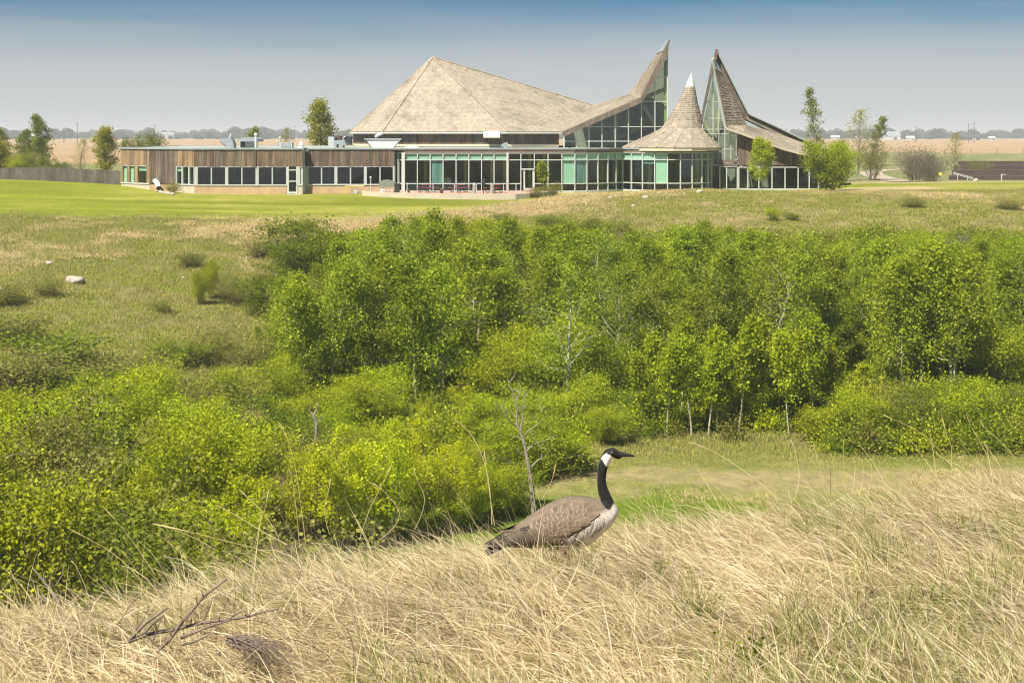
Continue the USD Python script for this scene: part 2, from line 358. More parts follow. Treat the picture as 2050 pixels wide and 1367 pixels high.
look('ground_look', {'a': ('attribute', {'attribute': 'tint'}), 'g': ('geometry', {}), 'n': ('noise_texture', {'scale': 1.6, 'detail': 8, 'roughness': 0.7}),
                     'm': ('map_range', {'from_min': 0.25, 'from_max': 0.75, 'to_min': 0.62, 'to_max': 1.38}), 'h': ('hsv', {}), 'n2': ('noise_texture', {'scale': 5.0, 'detail': 6, 'roughness': .7}),
                     'b': ('bump', {'strength': 0.9, 'distance': 0.25}), 'p': ('principled_bsdf', {'roughness': 0.95, 'specular_ior_level': 0.1})},
     [('g.position', 'n.vector'), ('g.position', 'n2.vector'), ('n.fac', 'm.value'), ('m.result', 'h.value'), ('a.color', 'h.color'), ('h.color', 'p.base_color'), ('n2.fac', 'b.height'), ('b.normal', 'p.normal')])
look('lawn_look', {'a': ('attribute', {'attribute': 'tint'}), 'g': ('geometry', {}), 'n': ('noise_texture', {'scale': 2.2, 'detail': 8, 'roughness': 0.75}),
                   'm': ('map_range', {'from_min': 0.25, 'from_max': 0.75, 'to_min': 0.8, 'to_max': 1.2}), 'h': ('hsv', {}),
                   'b': ('bump', {'strength': 0.5, 'distance': 0.08}), 'p': ('principled_bsdf', {'roughness': 0.95, 'specular_ior_level': 0.1})},
     [('g.position', 'n.vector'), ('n.fac', 'm.value'), ('m.result', 'h.value'), ('a.color', 'h.color'), ('h.color', 'p.base_color'), ('n.fac', 'b.height'), ('b.normal', 'p.normal')])

def terrain_pieces():
    R, C = TX.shape
    idx = np.arange(R * C).reshape(R, C)
    q = np.stack([idx[:-1, :-1], idx[:-1, 1:], idx[1:, 1:], idx[1:, :-1]], -1)
    cD = (TD[:-1, :-1] + TD[1:, 1:]) / 2; cP = (TPX[:-1, :-1] + TPX[1:, 1:]) / 2
    v = np.stack([TX, TY, TZ], -1).reshape(-1, 3); cc = col.reshape(-1, 3)
    zone = np.full(cD.shape, 2)                                        # valley side
    zone[cD < 22] = 0
    zone[(cD >= 22) & (cD < 57) & (cP > 560)] = 1
    L = (isl[:-1, :-1] + isl[1:, 1:]) / 2
    zone[(L > .5) & (cD > 90)] = 3
    zone[(cD > 160)] = 4
    zone[(cD > 120) & (zone == 2)] = 3
    for z, name, lab, lk in ((0, 'ridge_ground', 'straw covered soil of the near ridge under the dry grass', 'ground_look'), (1, 'meadow', 'green and straw coloured meadow on the valley floor', 'ground_look'),
                             (2, 'hillside', 'far side of the valley with dry and green grass', 'ground_look'), (3, 'lawn', 'mown green lawn in front of the long building', 'lawn_look'),
                             (4, 'field', 'flat tan stubble field reaching to the horizon', 'ground_look')):
        f = q[zone == z]; u_, inv = np.unique(f, return_inverse=True)
        p = obj(name, (v[u_], inv.reshape(f.shape)), lk, smooth=True)
        primvar(p, 'tint', cc[u_]); tag(p, lab, kind='structure')
terrain_pieces()
# ------------------------------------------------------------------ building materials
def wood(name, c1, c2, seed):
    look(name, {'g': ('geometry', {}), 'm': ('mapping', {'scale': (7.0, 7.0, 0.55), 'location': (seed, seed, 0)}), 'n': ('noise_texture', {'scale': 1.5, 'detail': 6, 'roughness': .7}),
                'o': ('object_info', {}), 'm2': ('mapping', {'scale': (1.2, 1.2, .35)}), 'n2': ('noise_texture', {'scale': 1.0, 'detail': 3}),
                'r': ('rgb_ramp', {'ramp': [(0.22, tuple(x * .55 for x in c1)), (0.5, c1), (0.78, c2)]}), 'vm': ('map_range', {'from_min': .3, 'from_max': .7, 'to_min': .72, 'to_max': 1.3}), 'h': ('hsv', {}),
                'b': ('bump', {'strength': .4, 'distance': .01}), 'p': ('principled_bsdf', {'roughness': .85, 'specular_ior_level': .15})},
         [('g.position', 'm.vector'), ('m.vector', 'n.vector'), ('n.fac', 'r.fac'), ('g.position', 'm2.vector'), ('m2.vector', 'n2.vector'), ('n2.fac', 'vm.value'), ('vm.result', 'h.value'), ('r.color', 'h.color'),
          ('h.color', 'p.base_color'), ('n.fac', 'b.height'), ('b.normal', 'p.normal')])
wood('wood_grey', (0.140, 0.112, 0.086), (0.26, 0.22, 0.178), 0)
wood('wood_dark', (0.105, 0.075, 0.055), (0.20, 0.15, 0.11), 3)
wood('wood_brown', (0.170, 0.120, 0.080), (0.28, 0.205, 0.14), 5)
wood('wood_orange', (0.27, 0.180, 0.100), (0.40, 0.290, 0.175), 8)
wood('wood_fence', (0.105, 0.093, 0.075), (0.18, 0.165, 0.14), 11)

def shingle(name, c, island, mossy=.35):
    look(name, {'g': ('geometry', {}), 'rn': ('attribute', {'attribute': 'rnd'}), 'n': ('noise_texture', {'scale': .35, 'detail': 6, 'roughness': .65}), 'm': ('mapping', {'scale': (2.2, 2.2, .25)}), 'n2': ('noise_texture', {'scale': 1, 'detail': 5, 'roughness': .6}),
                'r': ('rgb_ramp', {'ramp': [(0.30, tuple(x * (1 - mossy) for x in c)), (0.5, c), (0.8, tuple(x * 1.12 for x in c))]}),
                'r2': ('map_range', {'from_min': .3, 'from_max': .7, 'to_min': .8, 'to_max': 1.15}), 'iv': ('map_range', {'to_min': 1 - island, 'to_max': 1 + island}),
                'mu': ('math', {'math_type': 'multiply'}), 'h': ('hsv', {}), 'n3': ('noise_texture', {'scale': 14, 'detail': 4, 'roughness': .7}), 'b': ('bump', {'strength': .6, 'distance': .03}),
                'p': ('principled_bsdf', {'roughness': .9, 'specular_ior_level': .12})},
         [('g.position', 'n.vector'), ('g.position', 'm.vector'), ('m.vector', 'n2.vector'), ('n.fac', 'r.fac'), ('n2.fac', 'r2.value'), ('rn.fac', 'iv.value'), ('r2.result', 'mu.value1'), ('iv.result', 'mu.value2'),
          ('mu.value', 'h.value'), ('r.color', 'h.color'), ('h.color', 'p.base_color'), ('g.position', 'n3.vector'), ('n3.fac', 'b.height'), ('b.normal', 'p.normal')])
shingle('shingle_main', (0.335, 0.290, 0.222), .085)
shingle('shingle_cone', (0.30, 0.255, 0.195), .16)
shingle('shingle_tower', (0.275, 0.228, 0.172), .22, .25)
plain('cream_panel', (0.66, 0.58, 0.42), .7, .08, 1.0)
plain('concrete_pale', (0.48, 0.42, 0.32), .9, .12, 1.2, bump=.2)
plain('concrete_tan', (0.46, 0.32, 0.19), .9, .22, .9, bump=.2)
plain('roof_membrane', (0.30, 0.33, 0.30), .95, .12, .8)
plain('white_frame', (0.50, 0.525, 0.49), .45, .05, 2.0)
plain('grey_frame', (0.42, 0.45, 0.45), .45, .06, 2.0)
plain('white_metal', (0.62, 0.63, 0.62), .4, .05, 2.0)
plain('duct_metal', (0.30, 0.335, 0.35), .45, .08, 2.0, metallic=.1)
plain('dark_metal', (0.03, 0.035, 0.035), .5, .1, 2.0)
plain('interior_wall', (0.21, 0.21, 0.16), .9, .35, .5)
plain('interior_floor', (0.2, 0.19, 0.15), .9, .2, 1.0)
plain('interior_beam', (0.36, 0.33, 0.15), .7, .15, 2.0)
plain('blind_teal', (0.46, 0.61, 0.54), .8, .06, 1.5)
plain('curtain_teal', (0.17, 0.27, 0.27), .9, .4, 3.0, stretch=(1, 1, .15))
plain('sheet_white', (0.62, 0.62, 0.60), .35, .05, 2.0)
plain('fascia_brown', (0.17, 0.125, 0.095), .8, .25, 2.0, stretch=(1, 1, 6))
plain('patio_pink', (0.47, 0.26, 0.20), .9, .15, 2.0, bump=.2)
plain('red_plastic', (0.21, 0.035, 0.045), .5, .15, 3.0)
plain('brass', (0.5, 0.35, 0.08), .4, .1, 3.0)
def glass(name, tint, rough):
    look(name, {'w': ('layer_weight', {'blend': .5}), 'pw': ('math', {'math_type': 'power', 'value2': 5.0}), 'f': ('math', {'math_type': 'multiply_add', 'value2': .9, 'value3': .055}), 't': ('transparent_bsdf', {'color': tint}),
                'g': ('glossy_bsdf', {'color': (.9, .95, .93), 'roughness': rough}), 'x': ('mix_closure', {})},
         [('w.facing', 'pw.value1'), ('pw.value', 'f.value1'), ('f.value', 'x.fac'), ('t.BSDF', 'x.closure1'), ('g.BSDF', 'x.closure2')], surface='x.closure')
glass('window_glass', (0.72, 0.86, 0.76), .015); glass('rail_glass', (.90, .95, .93), .02)

VC = thing('visitor_centre', 'long low wood clad building with shingled pyramid roof and pointed glass towers', 'building')
rb = random.Random(5)

def boards(p0, p1, z0, z1, n, mats, name='board', parent=VC, th=.05, jit=.03, z0b=None, z1b=None, gap=.008):
    """vertical boards side by side from p0 to p1 (plan points), each its own mesh; z0b, z1b: heights at the far end"""
    p0, p1 = np.array(p0[:2], float), np.array(p1[:2], float)
    d = p1 - p0; L = np.linalg.norm(d); d /= L; nv = np.array([d[1], -d[0]])
    cuts = np.sort(np.r_[0, (np.arange(1, n) + np.array([rb.uniform(-.3, .3) for _ in range(n - 1)])) / n, 1])
    z0b = z0 if z0b is None else z0b; z1b = z1 if z1b is None else z1b
    for a, b in zip(cuts[:-1], cuts[1:]):
        o = rb.uniform(0, jit)
        A, B = p0 + d * (a * L + gap), p0 + d * (b * L - gap)
        za0, zb0, za1, zb1 = z0 + (z0b - z0) * a, z0 + (z0b - z0) * b, z1 + (z1b - z1) * a, z1 + (z1b - z1) * b
        f = nv * (th + o)
        m = MB(); v = []
        for q in (A, B, B + f, A + f):
            s = 0 if q is A or (q is not B and np.allclose(q, A + f)) else 1
            v += [[q[0], q[1], (za0, zb0)[s]], [q[0], q[1], (za1, zb1)[s]]]
        m.add(v, [[0, 1, 3, 2], [2, 3, 5, 4], [4, 5, 7, 6], [6, 7, 1, 0], [1, 7, 5, 3], [0, 2, 4, 6]])
        obj(name, m, rb.choice(mats), parent)

def wallpanel(name, p0, p1, z0, z1, th, mat, parent=VC, out=0.0):
    """a plain wall between plan points, its outer face out metres in front of the line"""
    p0, p1 = np.array(p0[:2], float), np.array(p1[:2], float); d = nrm(p1 - p0); nv = np.array([d[1], -d[0]])
    q = [p0 + nv * out, p1 + nv * out, p1 + nv * (out - th), p0 + nv * (out - th)]
    return obj(name, MB().poly(q, z0, z1), mat, parent)

def pane(a, b, z0, z1, parent, mat='window_glass', name='pane'):
    v = [[a[0], a[1], z0], [b[0], b[1], z0], [b[0], b[1], z1], [a[0], a[1], z1]]
    return obj(name, MB().add(v, [[0, 1, 2, 3]]), mat, parent)

def off(p0, p1, o):
    d = nrm(np.array(p1, float)[:2] - np.array(p0, float)[:2]); return np.array([d[1], -d[0]]) * o

def bar3(name, a, b, w, h, mat, parent=VC, up=(0, 0, 1)): return obj(name, MB().bar(a, b, w, h, up), mat, parent)

def curtain(pts, zs, parent, mw=.085, md=.17, mat='white_frame', blinds=None, first=True, last=True, skip=()):
    """glass wall along plan points: a mullion at each point, a transom at each height, a pane in each cell"""
    pts = [np.array(p[:2], float) for p in pts]
    for i, p in enumerate(pts):
        if (i == 0 and not first) or (i == len(pts) - 1 and not last): continue
        q = pts[min(i + 1, len(pts) - 1)] - pts[max(i - 1, 0)]
        n = off((0, 0), q, 1); w = mw
        obj('mullion', MB().box([p[0] - n[0] * .03, p[1] - n[1] * .03, (zs[0] + zs[-1]) / 2], [w, md, zs[-1] - zs[0]], math.atan2(q[1], q[0])), mat, parent)
    for i in range(len(pts) - 1):
        a, b = pts[i], pts[i + 1]; o = off(a, b, 1)
        for j, z in enumerate(zs):
            if (i, j) in skip: continue
            d = nrm(b - a) * (mw / 2 + .002)
            A, B = a + d, b - d
            bar3('transom', [*A, z], [*B, z], md * .8, .085, mat, parent)
        for j in range(len(zs) - 1):
            if ('pane', i, j) in skip: continue
            pane(a - o * .02, b - o * .02, zs[j] + .02, zs[j + 1] - .02, parent)
            bl = (blinds or {}).get((i, j))
            if bl: 
                lo = zs[j + 1] - (zs[j + 1] - zs[j]) * (bl[1] if len(bl) > 1 else 1) + .05
                in_ = o * -.09; d = nrm(b - a) * .06
                pane(a + in_ + d, b + in_ - d, lo, zs[j + 1] - .03, parent, bl[0], 'blind')

# ---- levels (world heights)
Z_ROOF = Zat(298, 130); Z_BAND0 = Zat(333.6, 130); Z_SILL = Zat(369.5, 130); Z_GR = Zat(392, 130)
Q = lambda px, D: np.array([Xat(px, D), D])
c243, c300, c352, c390 = Q(243, 136.8), Q(300, 133.0), Q(352, 132.3), Q(390, 130.0)
c605, c612, c790 = Q(606, 130.0), Q(613, 131.0), Q(790, 131.0)
g0, g1 = Q(808.5, 130.4), Q(1124.7, 130.4)

# ---- flat roof over the whole low part
arc1 = [g1]; dxs = [1.22, 1.16, 1.085, .987, .84, .72]; dys = [0.05, .377, .557, .717, .885, .98]
for dx, dy in zip(dxs, dys): arc1.append(arc1[-1] + np.array([dx, dy]))
bay = [arc1[-1] + np.array([.02, 0])]
for dx, dy in zip([.74, .99, 1.12, 1.18, 1.22, 1.165, 1.02, .72, .52], [-.97, -.71, -.48, -.31, .01, .36, .67, .98, 1.1]): bay.append(bay[-1] + np.array([dx, dy]))
front = [c243, c300, c352, c390, c605, c612, c790, Q(791, 130.4), g0] + arc1[:-1] + [arc1[-1] + np.array([-.03, -.02])] + bay[1:]
def outset(poly, d): return list(Polygon(poly).buffer(d, join_style=2).exterior.coords)[:-1]
plan = front + [Q(1441, 136), np.array([Xat(1441, 136), 160.0]), np.array([Xat(243, 136.8), 160.0])]
roofplan = outset(plan, .10)
obj('flat_roof', MB().poly(roofplan, Z_ROOF - .10, Z_ROOF), 'roof_membrane', VC)
edge = Polygon(outset(plan, .16)).difference(Polygon(outset(plan, -.06)))
m = MB(); e = trimesh.creation.extrude_polygon(edge, .15, engine='earcut'); e.apply_translation([0, 0, Z_ROOF - .105 + .02]); m.tm(e)
obj('roof_edge', m, 'duct_metal', VC)
# ceiling and interior
Z_FL = Zat(383, 130)
obj('interior_floor', MB().poly(outset(plan, -.25), Z_GR - .3, Z_FL - .02), 'interior_floor', VC)
for a, b in ((Q(250, 139), Q(800, 138.5)), (Q(800, 138.5), Q(1238, 139.5)), (Q(1238, 139.5), Q(1441, 139.0))): wallpanel('interior_wall', a, b, Z_FL, Z_ROOF - .11, .2, 'interior_wall')
for px, D in ((330, 136), (470, 134), (560, 135), (660, 134.5), (735, 135)): wallpanel('interior_wall', Q(px, 133.2), Q(px, D + 3), Z_FL, Z_ROOF - .12, .12, 'interior_wall')
for px in (852, 880, 932, 985, 1010, 1060, 1090): obj('column', MB().box([*Q(px, 133.4), (Z_FL + Z_ROOF) / 2 - .1], [.30, .30, Z_ROOF - Z_FL - .35]), 'interior_beam', VC)
for px, D in ((1165, 134), (1205, 135.5), (1235, 136), (1262, 136.5), (1300, 135), (1395, 135), (1420, 136)): obj('column', MB().box([*Q(px, D), (Z_FL + Z_ROOF) / 2 - .1], [.32, .32, Z_ROOF - Z_FL - .35]), 'interior_beam', VC)

# ---- left wing: board band, windows, concrete base
G_, D_, B_, O_ = 'wood_grey', 'wood_dark', 'wood_brown', 'wood_orange'
zb, zt = Z_BAND0, Z_ROOF - .10
wallpanel('band_backing', c243, c300, zb, zt, .2, 'wood_dark'); boards(c243, c300, zb, zt, 10, [O_, O_, B_])
wallpanel('band_backing', c300, c352, Z_SILL + .03, zt, .2, 'wood_dark'); boards(c300, c352, Z_SILL - .03, zt, 9, [D_, D_, G_, B_])
wallpanel('band_backing', c352, c390, zb, zt, .2, 'wood_dark'); boards(c352, c390, zb, zt, 8, [O_, O_, B_])
wallpanel('band_backing', c390, c605, zb, zt, .2, 'wood_dark'); boards(c390, Q(588, 130), zb, zt, 32, [D_, D_, B_, G_, B_]); boards(Q(588, 130), c605, zb, zt, 3, [O_, B_])
wallpanel('band_backing', c612, c790, zb, zt, .2, 'wood_dark'); boards(c612, c790, zb, zt, 28, [G_, D_, G_, D_, B_])
bar3('downpipe', [*Q(511, 129.86), zb], [*Q(511, 129.86), zt], .07, .07, 'fascia_brown')
# windows of the window strip
def strip(p0, p1, items, D0, D1, zlo=None, zhi=None, depth=.12):
    """items: (kind, px start, px end) along a wall between two plan points"""
    zlo = Z_SILL if zlo is None else zlo; zhi = Z_BAND0 if zhi is None else zhi
    def at(px):
        # where the view line through px meets the wall line
        d = p1 - p0; s = (px - CX) * K
        t = (s * p0[1] - p0[0]) / (d[0] - s * d[1]); return p0 + d * t
    for kind, a, b in items:
        A, B = at(a), at(b); o = off(p0, p1, 1)
        if kind == 'pier': wallpanel('pier', A, B, zlo, zhi - .003, .25, 'grey_frame', out=.05)
        elif kind == 'mull': wallpanel('mullion', A, B, zlo, zhi - .003, .18, 'grey_frame', out=.02)
        elif kind == 'post': wallpanel('pier', A, B, zlo, zhi - .003, .25, O_, out=.05)
        else:
            pane(A - o * .05, B - o * .05, zlo + .01, zhi - .01, VC)
            bar3('frame_rail', [*(A + o * .0), zhi - .04], [*(B + o * .0), zhi - .04], .10, .07, 'grey_frame')
            if kind == 'blind': pane(A - o * .12, A + (B - A) * .55 - o * .12, zlo + .02, zhi - .02, VC, 'blind_teal', 'blind')
            if kind == 'topblind': pane(A - o * .12, B - o * .12, zhi - .5, zhi - .02, VC, 'blind_teal', 'blind')
strip(c243, c300, [('post', 243, 246.5), ('blind', 246.5, 256.5), ('post', 256.5, 260), ('blind', 260, 270.5), ('post', 270.5, 276.5), ('topblind', 276.5, 294), ('post', 294, 300)], 0, 0)
strip(c352, c390, [('mull', 352, 354), ('topblind', 354, 363.5), ('mull', 363.5, 366), ('pane', 366, 377), ('mull', 377, 379.5), ('pane', 379.5, 388), ('mull', 388, 389.5)], 0, 0)
its = []
for a, b in ((390, 396), (450.8, 457), (511.6, 518)):
    its += [('pier', a, b), ('pane', b, b + 26), ('mull', b + 26, b + 28.4), ('pane', b + 28.4, b + 54.8)]
its += [('pier', 572.8, 577), ('pier', 594, 601), ('pane', 601, 605.9)]
strip(c390, c605, its, 0, 0)
its = []
for a in (611.5, 669.5, 728.5): its += [('pier', a + (1.6 if a < 612 else 0), a + 6), ('pane', a + 6, a + 31), ('mull', a + 31, a + 33.4), ('pane', a + 33.4, a + 58)]
its[-1] = ('pane', its[-1][1], 786.5); its += [('pier', 786.5, 790)]
strip(c612, c790, its, 0, 0)
wallpanel('return_wall', c605, c612, Z_GR, zt, .2, 'grey_frame')
for a, b in ((c243, c300), (c352, c390), (c390, Q(575, 130)), (Q(596, 130), c605), (c612, c790)):
    wallpanel('sill', a, b, Z_SILL - .11, Z_SILL - .004, .30, 'white_frame', out=.09)
for a, b, mt in ((c243, c300, 'concrete_pale'), (c300, c352, 'concrete_tan'), (c352, c390, 'concrete_pale'), (c390, Q(574, 130), 'concrete_tan'), (Q(597, 130), c605, 'concrete_pale'), (c612, c790, 'concrete_tan')):
    wallpanel('base_wall', a, b, Z_GR - .6, Z_SILL - .112, .3, mt, out=.03)
# service door
dr = xf('door', VC)
zd0 = Zat(388.5, 130)
wallpanel('door_frame', Q(575, 130), Q(578.4, 130), zd0, zb - .004, .2, 'white_frame', dr, .06); wallpanel('door_frame', Q(593, 130), Q(596, 130), zd0, zb - .004, .2, 'white_frame', dr, .06)
for zz in (zd0 + .12, Zat(363, 130), Zat(340.5, 130)): bar3('door_rail', [*Q(578.5, 130), zz], [*Q(592.9, 130), zz], .12, .16 if zz < zd0 + 1 else .10, 'white_frame', dr)
pane(Q(578.4, 130.03), Q(593, 130.03), zd0, zb, dr)
obj('handle', MB().box([*Q(590.5, 129.84), Zat(366, 130)], [.05, .08, .22]), 'dark_metal', dr)
wallpanel('doorstep', Q(572, 129.3), Q(600, 129.3), Z_GR - .4, zd0 - .02, .75, 'concrete_pale')
# lamp and gas pipes on the wall
lm = xf('wall_lamp', VC)
obj('lamp_shade', MB().lathe([(0, .16), (.16, .12), (.17, 0), (.05, -.04), (0, -.04)], [*Q(614, 130.7), Zat(303.5, 130)], 12), 'white_metal', lm)
obj('lamp_stem', MB().tube([[*Q(614, 130.7), Zat(304, 130)], [*Q(614, 130.7), Zat(333, 130)]], .11, 8), 'dark_metal', lm)

# ---- glass front beside the patio
zs = [Zat(382.6, 130.4), Zat(368, 130.4), Zat(320.4, 130.4), Zat(306.8, 130.4)]
ftop = Z_ROOF - .11
mpx = [808.5, 835.6, 861.2, 887, 913, 938.5, 964, 989, 1017, 1042.7, 1069.7, 1097, 1124.7]
bl = {(i, 2): ('blind_teal',) for i in range(8)}; bl[(2, 1)] = ('curtain_teal',); 
GF = VC
curtain([Q(p, 130.4) for p in mpx], zs, GF, blinds=bl, skip={('pane', 9, 0), (9, 1), (9, 0)})
for px, w in ((808.5, .32), (1017, .2)): obj('corner_post', MB().box([Xat(px, 130.4) - .05, 130.36, (zs[0] + zs[-1]) / 2], [w, .26, zs[-1] - zs[0] + .1]), 'white_frame', VC)
curtain([Q(790.6, 131.9), Q(797.5, 131.2), Q(807, 130.5)], zs, VC, last=False, blinds={(0, 2): ('blind_teal',)})
ac = {(i, 2): ('blind_teal',) for i in range(6)}; ac[(0, 1)] = ('blind_teal',); ac[(1, 1)] = ('curtain_teal',)
curtain(arc1, zs, VC, first=False, blinds=ac)
bb = {(i, 2): ('blind_teal',) for i in range(4)}; bb[(3, 1)] = ('blind_teal',); bb[(2, 1)] = ('curtain_teal', .2)
curtain(bay, zs, VC, first=False, blinds=bb)
ft = [Q(790.6, 131.9)] + [Q(808.5, 130.4)] + arc1 + bay[1:]
for a, b in zip(ft[:-1], ft[1:]): wallpanel('fascia', a, b, zs[-1] + .045, ftop, .18, 'fascia_brown', out=.09)
wallpanel('plinth', Q(808, 130.4), Q(1125, 130.4), Z_GR - .4, zs[0] - .045, .3, 'concrete_pale', out=.1)
for a, b in zip((arc1 + bay[1:])[:-1], (arc1 + bay[1:])[1:]): wallpanel('plinth', a, b, Z_GR - .4, zs[0] - .045, .3, 'concrete_pale', out=.1)
d2 = xf('door', VC)
za, zt_ = Zat(382.4, 130.4), Zat(340, 130.4)
for a, b in ((1048, 1051), (1066, 1069)): wallpanel('door_frame', Q(a, 130.4), Q(b, 130.4), za, zt_, .14, 'white_frame', d2, .08)
bar3('door_rail', [*Q(1042.9, 130.35), zt_ + .06], [*Q(1069.5, 130.35), zt_ + .06], .2, .12, 'white_frame', d2)
bar3('door_rail', [*Q(1051.1, 130.35), za + .15], [*Q(1065.9, 130.35), za + .15], .14, .22, 'white_frame', d2)
pane(Q(1051, 130.38), Q(1066, 130.38), za, zt_, d2); obj('handle', MB().tube([[*Q(1053.5, 130.25), Zat(369, 130)], [*Q(1053.5, 130.25), Zat(359, 130)]], .025), 'dark_metal', d2)
for px in (875.0, 896.0): obj('paper_lamp', MB().lathe([(0, .40), (.22, .33), (.36, .15), (.40, 0), (.36, -.15), (.22, -.33), (0, -.40)], [*Q(px, 133), Zat(362.5, 133)], 14), 'white_metal', VC)

# ---- great pyramid roof
AP = P(866, 115, 148)
eh = P(866, 264, 140)[2]
def E(px, D): return np.array([Xat(px, D), D, eh])
eave = [E(703, 146.5), E(765, 139.6), E(1018, 139.0), E(1127, 140.6)]
VALLEY = P(1186, 211, 150); back = [E(700, 158), E(860, 166), E(1150, 166)]
def shingled(a, b, c, d, ch, sw, lift=.020, seed=0, over=1.25):
    """shingles laid in courses over the patch a b c d (a, b on the eave, c, d above); each a thin wedge"""
    a, b, c, d = (np.asarray(x, float) for x in (a, b, c, d)); r = np.random.default_rng(seed)
    H = max(np.linalg.norm(d - a), np.linalg.norm(c - b)); n = max(2, int(H / ch)); N = nrm(np.cross(b - a, (c + d) / 2 - a))
    A, U, Vv = [], [], []
    for i in range(n):
        t0, t1 = i / n, min(1, (i + over) / n)
        W = np.linalg.norm((b + (c - b) * t0) - (a + (d - a) * t0)); k = max(1, int(W / sw))
        s = np.sort(np.clip((np.arange(k + 1) + (i % 2) * .5 * (k > 2) + r.uniform(-.25, .25, k + 1)) / k, 0, 1)); s[0] = 0; s[-1] = 1
        for j in range(k):
            if s[j + 1] - s[j] < 1e-4: continue
            A.append((t0 - r.uniform(0, .25) / n if i else t0, t1)); U.append((s[j] + .012 / k, s[j + 1] - .012 / k)); Vv.append(r.uniform(.6, 1.25) * lift)
    A, U, Vv = np.array(A), np.array(U), np.array(Vv)
    def pt(s, t): 
        lo = a + np.outer(s, b - a); hi = d + np.outer(s, c - d); return lo + (hi - lo) * t[:, None]
    p00, p10, p11, p01 = pt(U[:, 0], A[:, 0]), pt(U[:, 1], A[:, 0]), pt(U[:, 1], A[:, 1]), pt(U[:, 0], A[:, 1])
    up = N * Vv[:, None]
    v = np.stack([p00 + up, p10 + up, p11 + N * .004, p01 + N * .004, p00, p10], 1).reshape(-1, 3)
    m_ = len(A); base = (np.arange(m_) * 6)[:, None, None]
    f = (base + np.array([[0, 1, 2, 3], [4, 5, 1, 0]])[None]).reshape(-1, 4)
    return v, f
pr = xf('pyramid_roof', VC)
rc_ = MB()
ring = [back[0], eave[0], eave[1], eave[2], eave[3], VALLEY, back[2], back[1]]
deck = MB()
tri = [(back[1], back[0], AP), (back[0], eave[0], AP), (eave[0], eave[1], AP), (eave[1], eave[2], AP), (eave[2], eave[3], VALLEY, AP), (VALLEY, back[2], AP), (back[2], back[1], AP)]
for t in tri:
    n_ = nrm(np.cross(t[1] - t[0], t[2] - t[0]))
    for k in range(1, len(t) - 1): deck.slab([t[0], t[k], t[k + 1]], .18)
obj('roof_deck', deck, 'shingle_main', pr)
sh = MB()
for t, s in zip(tri, range(9)):
    o = nrm(np.cross(t[1] - t[0], t[2] - t[0])) * .01
    if len(t) == 3: sh.add(*shingled(t[0] + o, t[1] + o, t[2] + o, t[2] + o, .25, .19, seed=s), isl=6)
    else: sh.add(*shingled(t[0] + o, t[1] + o, t[2] + o, t[3] + o, .25, .19, seed=s), isl=6)
sg = obj('roof_shingle', sh, 'shingle_main', pr); tag(sg, kind='stuff')
for i, (a, b) in enumerate(((eave[0], AP), (eave[1], AP), (eave[2], AP), (AP, VALLEY), (back[0], AP))):
    w = .16
    up = nrm(np.cross(b - a, [1, 0, 0])); 
    bar3('ridge_cap', a + np.array([0, -.02, .05]), b + np.array([0, -.02, .05]), .22, .05, 'shingle_main', pr, up=(0, -.4, 1))
for a, b in zip([back[0]] + eave[:-1], eave):
    bar3('eave_trim', a + [0, 0, -.12], b + [0, 0, -.12], .10, .16, 'white_frame', pr)
# wall below the eave: boards then a cream panel
ins = [np.array([p[0], p[1]]) for p in [back[0]] + eave]
cen = np.array([Xat(900, 148), 152.0])
ins = [p + nrm(cen - p) * .55 for p in ins]
zc0, zc1 = P(0, 289, 139.5)[2], eh - .12
for (a, b), n in zip(zip(ins[:-1], ins[1:]), (4, 12, 42, 18)):
    wallpanel('band_backing', a, b, Z_ROOF, zc1, .2, 'cream_panel')
    boards(a, b, zc0, zc1, n, [G_, B_, G_, D_], th=.04)
for a, b in zip(ins[:-1], ins[1:]): wallpanel('cream_panel', a, b, Z_ROOF + .14, zc0 - .01, .06, 'cream_panel', out=.06)
obj('roof_hatch', MB().slab([P(968, 263, 138.9), P(968, 275.5, 138.4), P(1001, 275.5, 138.4), P(1001, 263, 138.9)], .08), 'cream_panel', pr)
obj('gutter_spout', MB().tube([P(766, 267, 139.3), P(752, 273.5, 138.6)], .16, 8), 'sheet_white', pr)

